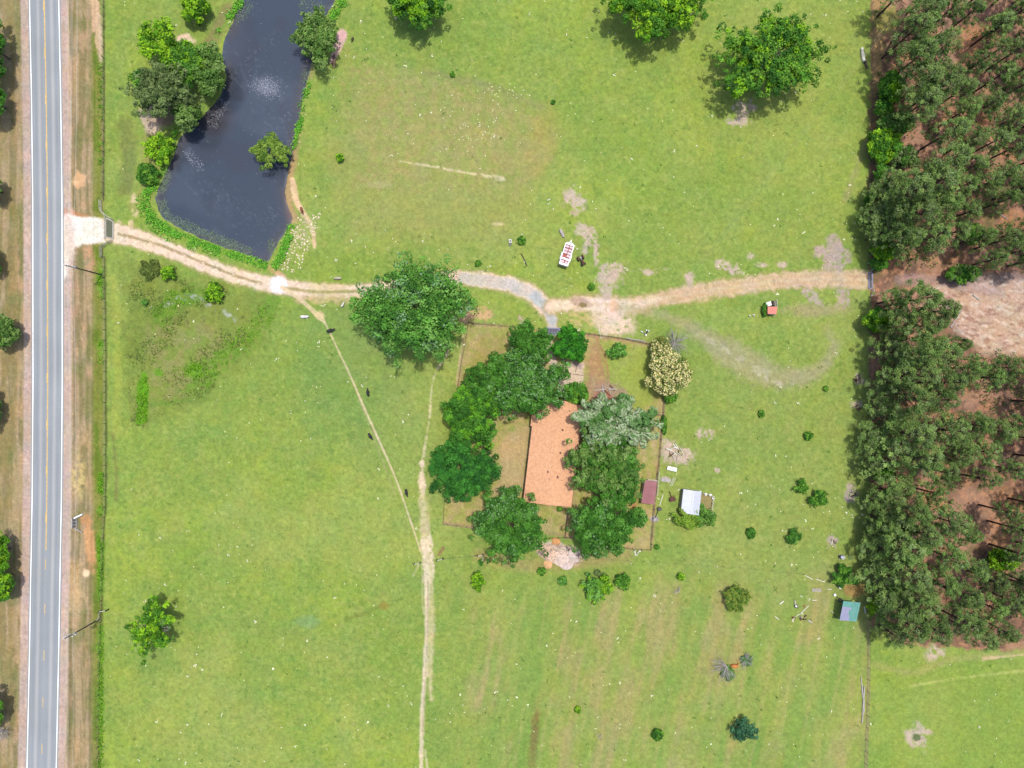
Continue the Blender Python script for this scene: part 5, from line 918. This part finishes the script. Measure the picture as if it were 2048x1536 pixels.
log('log', 'split pale trunk on the dirt above the silver tree, upper piece', 'log', (1238, 792), (1259, 802), .28, 'palewood', .4); log('log', 'split pale trunk on the dirt above the silver tree, lower piece', 'log', (1232, 800), (1240, 808), .22, 'palewood', .18); log('log', 'pale squared trunk lying on the woodchip heap', 'log', (1126, 1090), (1135, 1103), .22, 'palewood', .2)
log('log', 'thin stick crossing the gravel parking spot upright in the photo', 'stick', (1154, 730), (1151, 745), .06, 'post', .05); log('log', 'thin stick crossing the gravel parking spot sideways', 'stick', (1146, 748), (1167, 751), .07, 'post', .05)
for i, (a, b_, lb) in enumerate((((1094, 401), (1101, 398), 'upper of three small white planks north-west of the trailer'), ((1095, 409), (1099, 407), 'middle of three small white planks north-west of the trailer'), ((1106, 416), (1107, 420), 'lowest of three small white planks north-west of the trailer'),
    ((1609, 1150), (1626, 1159), 'pale plank, left one of the two end to end above the green shed'), ((1632, 1158), (1649, 1164), 'pale plank, right one of the two end to end above the green shed'), ((1624, 1200), (1633, 1200.5), 'small white plank lying level between the wheel and the green shed'), ((1617, 1201), (1620, 1196), 'short white plank just left of the level one'),
    ((1559, 1208), (1567, 1202), 'thick pale plank far left of the scrap heap'), ((1599, 1229), (1617, 1211), 'longest pale plank slanting over the rusty scrap'), ((1595, 1229), (1606, 1226), 'white bar on the rusty scrap below the long plank'), ((1584, 1240), (1596, 1229), 'pale plank at the lower left of the rusty scrap'),
    ((1549, 1232), (1558, 1239), 'thin grey plank left of the rusty scrap near the left grass'), ((1654, 1178), (1663, 1178.4), 'thin pale plank beside the slatted pallet'), ((1600, 1191), (1605, 1194), 'tiny stick above the white wheel'), ((1728, 1212), (1730.5, 1227), 'white post lying between the green shed and the wood'),
    ((1319, 1011), (1326, 989), 'long thin pale pole above the black tub'), ((1355, 981), (1360, 978), 'green-white stick left of the white tin shed'))):
    A, B = P(*a), P(*b_); L = math.hypot(B[0]-A[0], B[1]-A[1]); o = MB().box((L/2, 0, .09), (L, .16 if i not in (7, 14) else .28, .08)).build('plank', M['palewood'], bevel=.01); o.location = (*A, 0); o.rotation_euler = (0, 0, math.atan2(B[1]-A[1], B[0]-A[0])); tag(o, lb, 'plank', 'loose boards')
def pile(name, label, cat, px, py, pieces, seed, m, r):
    x, y = P(px, py); o = thing(name, label, cat, (x, y, 0)); rg2 = random.Random(seed)
    for i in range(pieces):
        a = rg2.uniform(0, 6.28); R = r*rg2.random()**.5; L = rg2.uniform(.4, 1.1)*r; t_ = rg2.uniform(0, 3.14); cx, cy = R*math.cos(a), R*math.sin(a)
        MB().bar((cx-L/2*math.cos(t_), cy-L/2*math.sin(t_), rg2.uniform(.08, .3)), (cx+L/2*math.cos(t_), cy+L/2*math.sin(t_), rg2.uniform(.1, .5)), rg2.uniform(.1, .3), rg2.uniform(.05, .15)).build('piece', M[rg2.choice(m)], o)
    return o
pile('scrap_heap', 'rusty scrap iron heap under the longest pale plank', 'scrap', 1606, 1236, 10, 1, ['rust', 'rust', 'black', 'graywood'], .8); pile('scrap_heap', 'small reddish scrap at the left foot of the long plank', 'scrap', 1587, 1234, 5, 2, ['rust', 'redpaint'], .4); pile('scrap_heap', 'tan scrap wood to the right of the rusty heap', 'scrap', 1621, 1242, 5, 3, ['palewood', 'rust', 'graywood'], .5)
pile('scrap_heap', 'orange broken bits above the long plank', 'scrap', 1608, 1212, 3, 4, ['coral', 'redpaint'], .3); pile('brush_heap', 'pinkish heap of wood beside the lower wood rim', 'brush pile', 1666, 1083, 9, 5, ['palewood', 'rust', 'graywood'], .8); pile('brush_heap', 'dark heap of branches at the wood rim in the shade, level with the white shed', 'brush pile', 1703, 985, 7, 6, ['graywood', 'post'], 1.0)
pile('brush_heap', 'dark brown brush heap in the shade of the wood below the faint turning track', 'brush pile', 1716, 760, 9, 8, ['post', 'rust'], 1.1); pile('brush_heap', 'dull red brush heap lying on the wood rim, below the dark one', 'brush pile', 1716, 814, 7, 9, ['rust', 'post'], .9); pile('brush_heap', 'loose branches on the bare dirt right of the east yard fence', 'brush pile', 1352, 905, 16, 10, ['graywood', 'palewood', 'rust'], 2.0)
pile('brush_heap', 'white sticks strewn south of the yard corner', 'brush pile', 1276, 1104, 6, 11, ['palewood'], 1.0); pile('brush_heap', 'few white sticks by the faint track, left of the coral-roofed coop', 'brush pile', 1503, 632, 5, 12, ['palewood', 'graywood'], .6)
pile('brush_heap', 'bare branches heaped on the dirt above the silver tree', 'brush pile', 1212, 790, 16, 13, ['graywood', 'rust', 'deadwood'], 2.4); pile('brush_heap', 'black and white scrap pipes lying near the bare tree in the yard corner', 'scrap', 1290, 665, 5, 14, ['black', 'white', 'black'], .9)
o = thing('implement', 'rusty farm implement between the maroon and the white shed', 'implement', (*P(1343.5, 997), 0), .3); MB().box((0, -.1, .45), (1.3, 1.1, .25)).bar((-.6, -.6, .3), (.7, .5, .5), .12, .12).build('frame', M['rust'], o, bevel=.04); MB().bar((0, .4, .45), (-.1, 1.9, .4), .16, .14).build('drawbar', M['rust'], o)
for s in (-1, 1): MB().ring((s*.72, -.2, .3), .24, .06, 'x', 14).build('wheel', M['black'], o)
o = thing('pallet', 'grey wooden pallet lying left of the green-roofed shed', 'pallet', (*P(1633, 1180), 0), .02)
for k in range(5): MB().box((0, -.35+.175*k, .14), (2.3, .12, .04)).build('board', M['graywood'], o)
MB().box((-1, 0, .06), (.12, .85, .1)).box((1, 0, .06), (.12, .85, .1)).build('bearer', M['graywood'], o)
A, B = P(1341.5, 971), P(1349, 955.5); o = thing('ladder', 'short white ladder lying below the white panel', 'ladder', (*A, 0), math.atan2(B[1]-A[1], B[0]-A[0])); L = math.hypot(B[0]-A[0], B[1]-A[1]); MB().bar((0, -.24, .1), (L, -.24, .1), .08, .1).build('side_rail', M['palewood'], o); MB().bar((0, .24, .1), (L, .24, .1), .08, .1).build('side_rail', M['palewood'], o)
for k in range(6): MB().bar((.15+k*(L-.3)/5, -.2, .1), (.15+k*(L-.3)/5, .2, .1), .07, .06).build('rung', M['palewood'], o)
o = thing('feed_bunk', 'gleaming white rectangular trough lid right of the east yard fence', 'trough', (*P(1343, 937), 0), math.radians(-13)); MB().box((0, 0, .58), (2.4, .95, .06)).build('lid', M['white'], o, bevel=.02); MB().box((0, 0, .35), (2.2, .8, .4)).build('tub', M['concrete'], o)
for sx_ in (-1, 1):
    for sy_ in (-1, 1): MB().box((sx_*.95, sy_*.32, .08), (.1, .1, .2)).build('leg', M['graywood'], o)
o = MB().prism([(-1.2, -.42), (1.15, -.45), (1.2, .38), (-1.15, .45)], 0, .1).build('concrete_slab', M['concrete']); o.location = (*P(1332, 960), 0); o.rotation_euler = (0, 0, -.08); tag(o, 'flat grey-brown concrete slab beside the short white ladder', 'slab')
o = thing('black_tub', 'round black tub on a dark pipe beside the maroon shed', 'tub', (*P(1318, 1017), 0)); MB().disc((0, 0, .0), .46, .7, 20, .5).build('bowl', M['black'], o, bevel=.03); MB().ring((0, 0, .7), .48, .06).build('rim', M['black'], o); MB().tube([(-.2, -.4, .3), (-1.05, -2.4, .15)], .08, 8).build('pipe', M['black'], o)
o = MB().disc((0, 0, 0), .5, .1, 20).disc((0, 0, .1), .2, .06, 12).build('concrete_cap', M['concrete']); o.location = (*P(1308, 1038), 0); tag(o, 'round grey concrete cap at the end of the dark pipe', 'well cap')
for i, (px, py, lb) in enumerate(((1411, 988, 'white bucket on the upper edge of the pen, left one'), (1420, 989.5, 'white bucket on the upper edge of the pen, right one'), (1425.5, 996, 'white bucket at the upper right corner of the pen'), (1423, 1026, 'white bucket at the lower right corner of the pen'), (1679, 1174, 'white bucket in the grass above the green-roofed shed'), (1668.5, 1189, 'white bucket right below the upper one by the green-roofed shed'))):
    o = thing('bucket', lb, 'bucket', (*P(px, py), 0), group='white buckets'); MB().disc((0, 0, 0), .26, .4, 14, .33).build('pail', M['white'], o); MB().ring((0, 0, .42), .33, .03, n=14).build('rim', M['palewood'], o)
o = MB().ring((0, 0, .14), .42, .14).build('old_tyre', M['tyre']); o.location = (*P(1680, 1200), 0); tag(o, 'black tyre lying at the top left corner of the green-roofed shed', 'tyre')
o = thing('wheel_on_axle', 'white-hubbed wheel with a pale shaft lying left of the scrap', 'wheel', (*P(1592, 1212), 0)); MB().ring((0, 0, .16), .34, .12).build('tyre', M['tyre'], o); MB().disc((0, 0, .1), .24, .12, 16).build('hub', M['white'], o); MB().bar((-.2, .2, .2), (-.35, 1.4, .15), .28, .1).build('shaft', M['graywood'], o)
o = thing('white_tank', 'white round-backed tank standing by the lower wood rim', 'tank', (*P(1683, 1113), 0), .2); MB().disc((0, 0, .1), .5, .7, 18).disc((0, 0, .8), .4, .15, 18, .2).build('tank', M['white'], o); MB().box((-.5, .1, .25), (.5, .7, .4)).build('pump', M['black'], o); MB().bar((-.8, -.6, .3), (-.5, .9, .3), .07, .07).build('handle', M['palewood'], o)
o = thing('small_trough', 'small white trough with dark frame in the field left of the green bush', 'trough', (*P(1020.5, 483), 0), .1); MB().box((0, 0, .4), (.6, .85, .35)).build('tub', M['white'], o, bevel=.05); MB().box((0, 0, .56), (.4, .62, .06)).build('water', M['black'], o); MB().box((-.1, -.8, .15), (.7, .5, .1), .5).build('frame', M['black'], o)
for a_, b2_, lb_ in (((1828, 306), (1853, 291), 'bleached fallen trunk in the red gap right of the bright rim tree'), ((1990, 422), (2014, 438), 'pale fallen trunk in a gap of the upper wood near the right edge'), ((1822, 842), (1836, 866), 'grey fallen trunk in the gap behind the first pines of the lower wood'), ((1900, 655), (1925, 618), 'thin stick lying on the pale woodland clearing, lower one'), ((1945, 590), (1958, 600), 'thin stick lying on the pale woodland clearing, upper one')): log('log', lb_, 'log', a_, b2_, .16, 'deadwood', .08)
# coral-roofed coop
o, at = shed('chicken_coop', 'tiny coop with a coral roof and red sides north of the faint turning track', 'coop', [(1535.5, 613), (1555, 613.5), (1553.5, 628.5), (1536, 627.5)], 1.9, M['coral'], None, M['redpaint'], slope=.25)
MB().bar((*at(.85, -.9), .9), (*at(.82, -.05), 1.6), .09, .09).bar((*at(1.02, -1.1), .9), (*at(1.0, -.05), 1.6), .09, .09).bar((*at(.97, 1.0), 1.5), (*at(1.0, 1.35), .1), .12, .1).build('ramp_rails', M['palewood'], o)
o = thing('white_crate', 'white crate behind the upper left corner of the coral-roofed coop', 'crate', (*P(1537, 608, .8), 0), .3); MB().box((0, 0, .55), (1.3, .95, .5)).build('box', M['white'], o, bevel=.04); MB().box((0, 0, .83), (1.36, 1.0, .06)).build('lid', M['white'], o); MB().box((0, 0, .15), (1.1, .8, .3)).build('stand', M['graywood'], o)
o = MB().slab([(-.6, -.6, .8), (.7, -.6, .8), (.6, .7, .7), (-.5, .6, .7)], .5).build('brown_crate', M['post']); o.location = (*P(1547, 607), 0); tag(o, 'dark brown crate between the white crate and the pale ramp rails', 'crate')
# woodchip heap
rg = np.random.default_rng(31); o = thing('woodchip_heap', 'large pale heap of woodchips and sawdust below the house', 'woodchip heap', (*P(1120, 1108), 0))
for k, (dx, dy, r_, hh, cc_) in enumerate(((-30, -6, 15, .5, (226, 190, 160)), (-8, -25, 9, .6, (230, 170, 110)), (-16, 4, 14, .6, (240, 206, 176)), (4, 8, 18, .8, (240, 214, 196)), (26, 4, 16, .7, (232, 212, 200)), (14, 18, 14, .5, (236, 214, 204)), (-24, 20, 9, .4, (236, 184, 132)))):
    n = 12; th = np.linspace(0, 2*np.pi, 26, endpoint=False); rr = np.linspace(0, 1, n); R, T = np.meshgrid(rr, th, indexing='ij'); rad = r_/8*(R*(1+.25*(vnoise(np.cos(T)*2+k*5, np.sin(T)*2, 3)-.5)))
    Xh, Yh = dx/8+rad*np.cos(T), -dy/8+rad*np.sin(T); Zh = hh*(1-R**1.6)*(.75+.5*vnoise(Xh*2.3, Yh*2.3, 7))+.1*vnoise(Xh*7, Yh*7, 9)-.06
    ii = np.arange(n*26).reshape(n, 26); F = np.stack([ii[:-1], ii[1:], np.roll(ii, -1, 1)[1:], np.roll(ii, -1, 1)[:-1]], -1).reshape(-1, 4); cl = lin(cc_)[None]*(.75+.5*rg.random((n*26, 1))); link('mound', npmesh('mound', np.stack([Xh, Yh, Zh], -1).reshape(-1, 3), F, M['ground'], cl, True), o)
a = rg.uniform(0, 2*np.pi, 260); r_ = np.sqrt(rg.random(260)); px_ = 1122+46*r_*np.cos(a); py_ = 1108+20*r_*np.sin(a)+6*r_*np.cos(a)
scatter('loose_chips', 'loose pale chips and splinters scattered round the woodchip heap', 'woodchips', np.stack([px_, py_], 1), .7, [(250, 230, 210), (220, 190, 160), (180, 150, 130)], 14, 2, .2, .7, .9, .1, leafasp=.16)
# ------------------------------------------------------------------ cattle
def cow(label, px, py, ang, col, L=2.0, lying=False, graze=True, group='cattle', cat='cow', patch=None):
    """ang: direction the head points to on the map, degrees clockwise from the right"""
    me = D.meshes.new('cow'); s = L/2.0; zb = .55 if lying else 1.05; hd = -.45 if graze and not lying else .15
    v = [((-.1, 0, zb), .42), ((-.5, 0, zb), .40), ((-.82, 0, zb-.02), .24), ((.3, 0, zb), .40), ((.62, 0, zb+.02), .32), ((.93, 0, zb+hd*.35), .17), ((1.18, .06, zb+hd), .17), ((1.42, .08, zb+hd-.14), .09),
         ((1.14, .24, zb+hd+.08), .035), ((1.14, -.14, zb+hd+.08), .035), ((-.95, .02, zb-.25), .03), ((-.93, .04, zb-.7 if not lying else .12), .035)]
    e = [(0, 1), (1, 2), (0, 3), (3, 4), (4, 5), (5, 6), (6, 7), (6, 8), (6, 9), (2, 10), (10, 11)]
    for bx, par, sy in ((-.62, 1, 1), (-.62, 1, -1), (.5, 4, 1), (.5, 4, -1)):
        n = len(v)
        if lying: v += [((bx+.05, sy*.32, .28), .13), ((bx+.35, sy*.42, .14), .08), ((bx+.02, sy*.46, .08), .05)]
        else: v += [((bx, sy*.17, zb-.3), .12), ((bx-(.09 if par == 1 else -.03), sy*.18, .48), .065), ((bx+.0, sy*.18, .03), .06)]
        e += [(par, n), (n, n+1), (n+1, n+2)]
    me.from_pydata([tuple(c*s for c in p[0]) for p in v], e, []); me.materials.append(mat('hide', lin(col), .8, var=.12 if not patch else .5, scale=2.2, col2=None if not patch else lin(patch)))
    o = link('cow', me); x, y = P(px, py, 1.0); o.location = (x, y, 0); o.rotation_euler = (0, 0, math.radians(-ang)); m = o.modifiers.new('body', 'SKIN'); m.use_smooth_shade = True
    for i, p in enumerate(v): r = p[1]*s; me.skin_vertices[0].data[i].radius = (r, r*1.0)
    me.skin_vertices[0].data[0].use_root = True; sb = o.modifiers.new('smooth', 'SUBSURF'); sb.levels = 1; sb.render_levels = 2; return tag(o, label, cat, group)
BK = (34, 34, 38)
cow('black cow on the cow path nearest the drive, seen level', 660, 661, -15, BK, 2.0, graze=False); cow('black cow grazing right of the cow path, head up the photo', 735.5, 786, -98, BK, 1.8); cow('black cow standing on the cow path itself, middle of the three lower ones', 739.5, 872, 60, BK, 1.7); cow('black cow lowest of all, just left of the sandy lane', 812.5, 985, 80, BK, 1.8)
cow('cream-white cow lying in the grass left of the cow path', 606.5, 633, 0, (250, 246, 236), 1.9, True); cow('smaller white cow below the drive near the huge tree', 684.5, 609.5, -60, (244, 236, 226), 1.3, graze=False); cow('grey-tan cow resting just above the drive', 675, 555.5, 180, (206, 196, 166), 1.7, True)
cow('red-brown cow standing beside the pond shore above the strewn stones', 602.5, 419, 75, (170, 92, 50), 1.6, patch=(60, 32, 22)); cow('orange-brown cow, lower of the pair on the pink sand by the pond', 667.5, 124, 95, (176, 96, 48), 1.7, patch=(210, 180, 150)); cow('purplish brown cow, upper of the pair on the pink sand by the pond', 667, 114, -80, (128, 92, 88), 1.5, patch=(60, 40, 40)); cow('small dark brown calf lying right of the pink sand strip', 703.5, 75, 110, (72, 62, 34), 1.1, True, cat='calf')
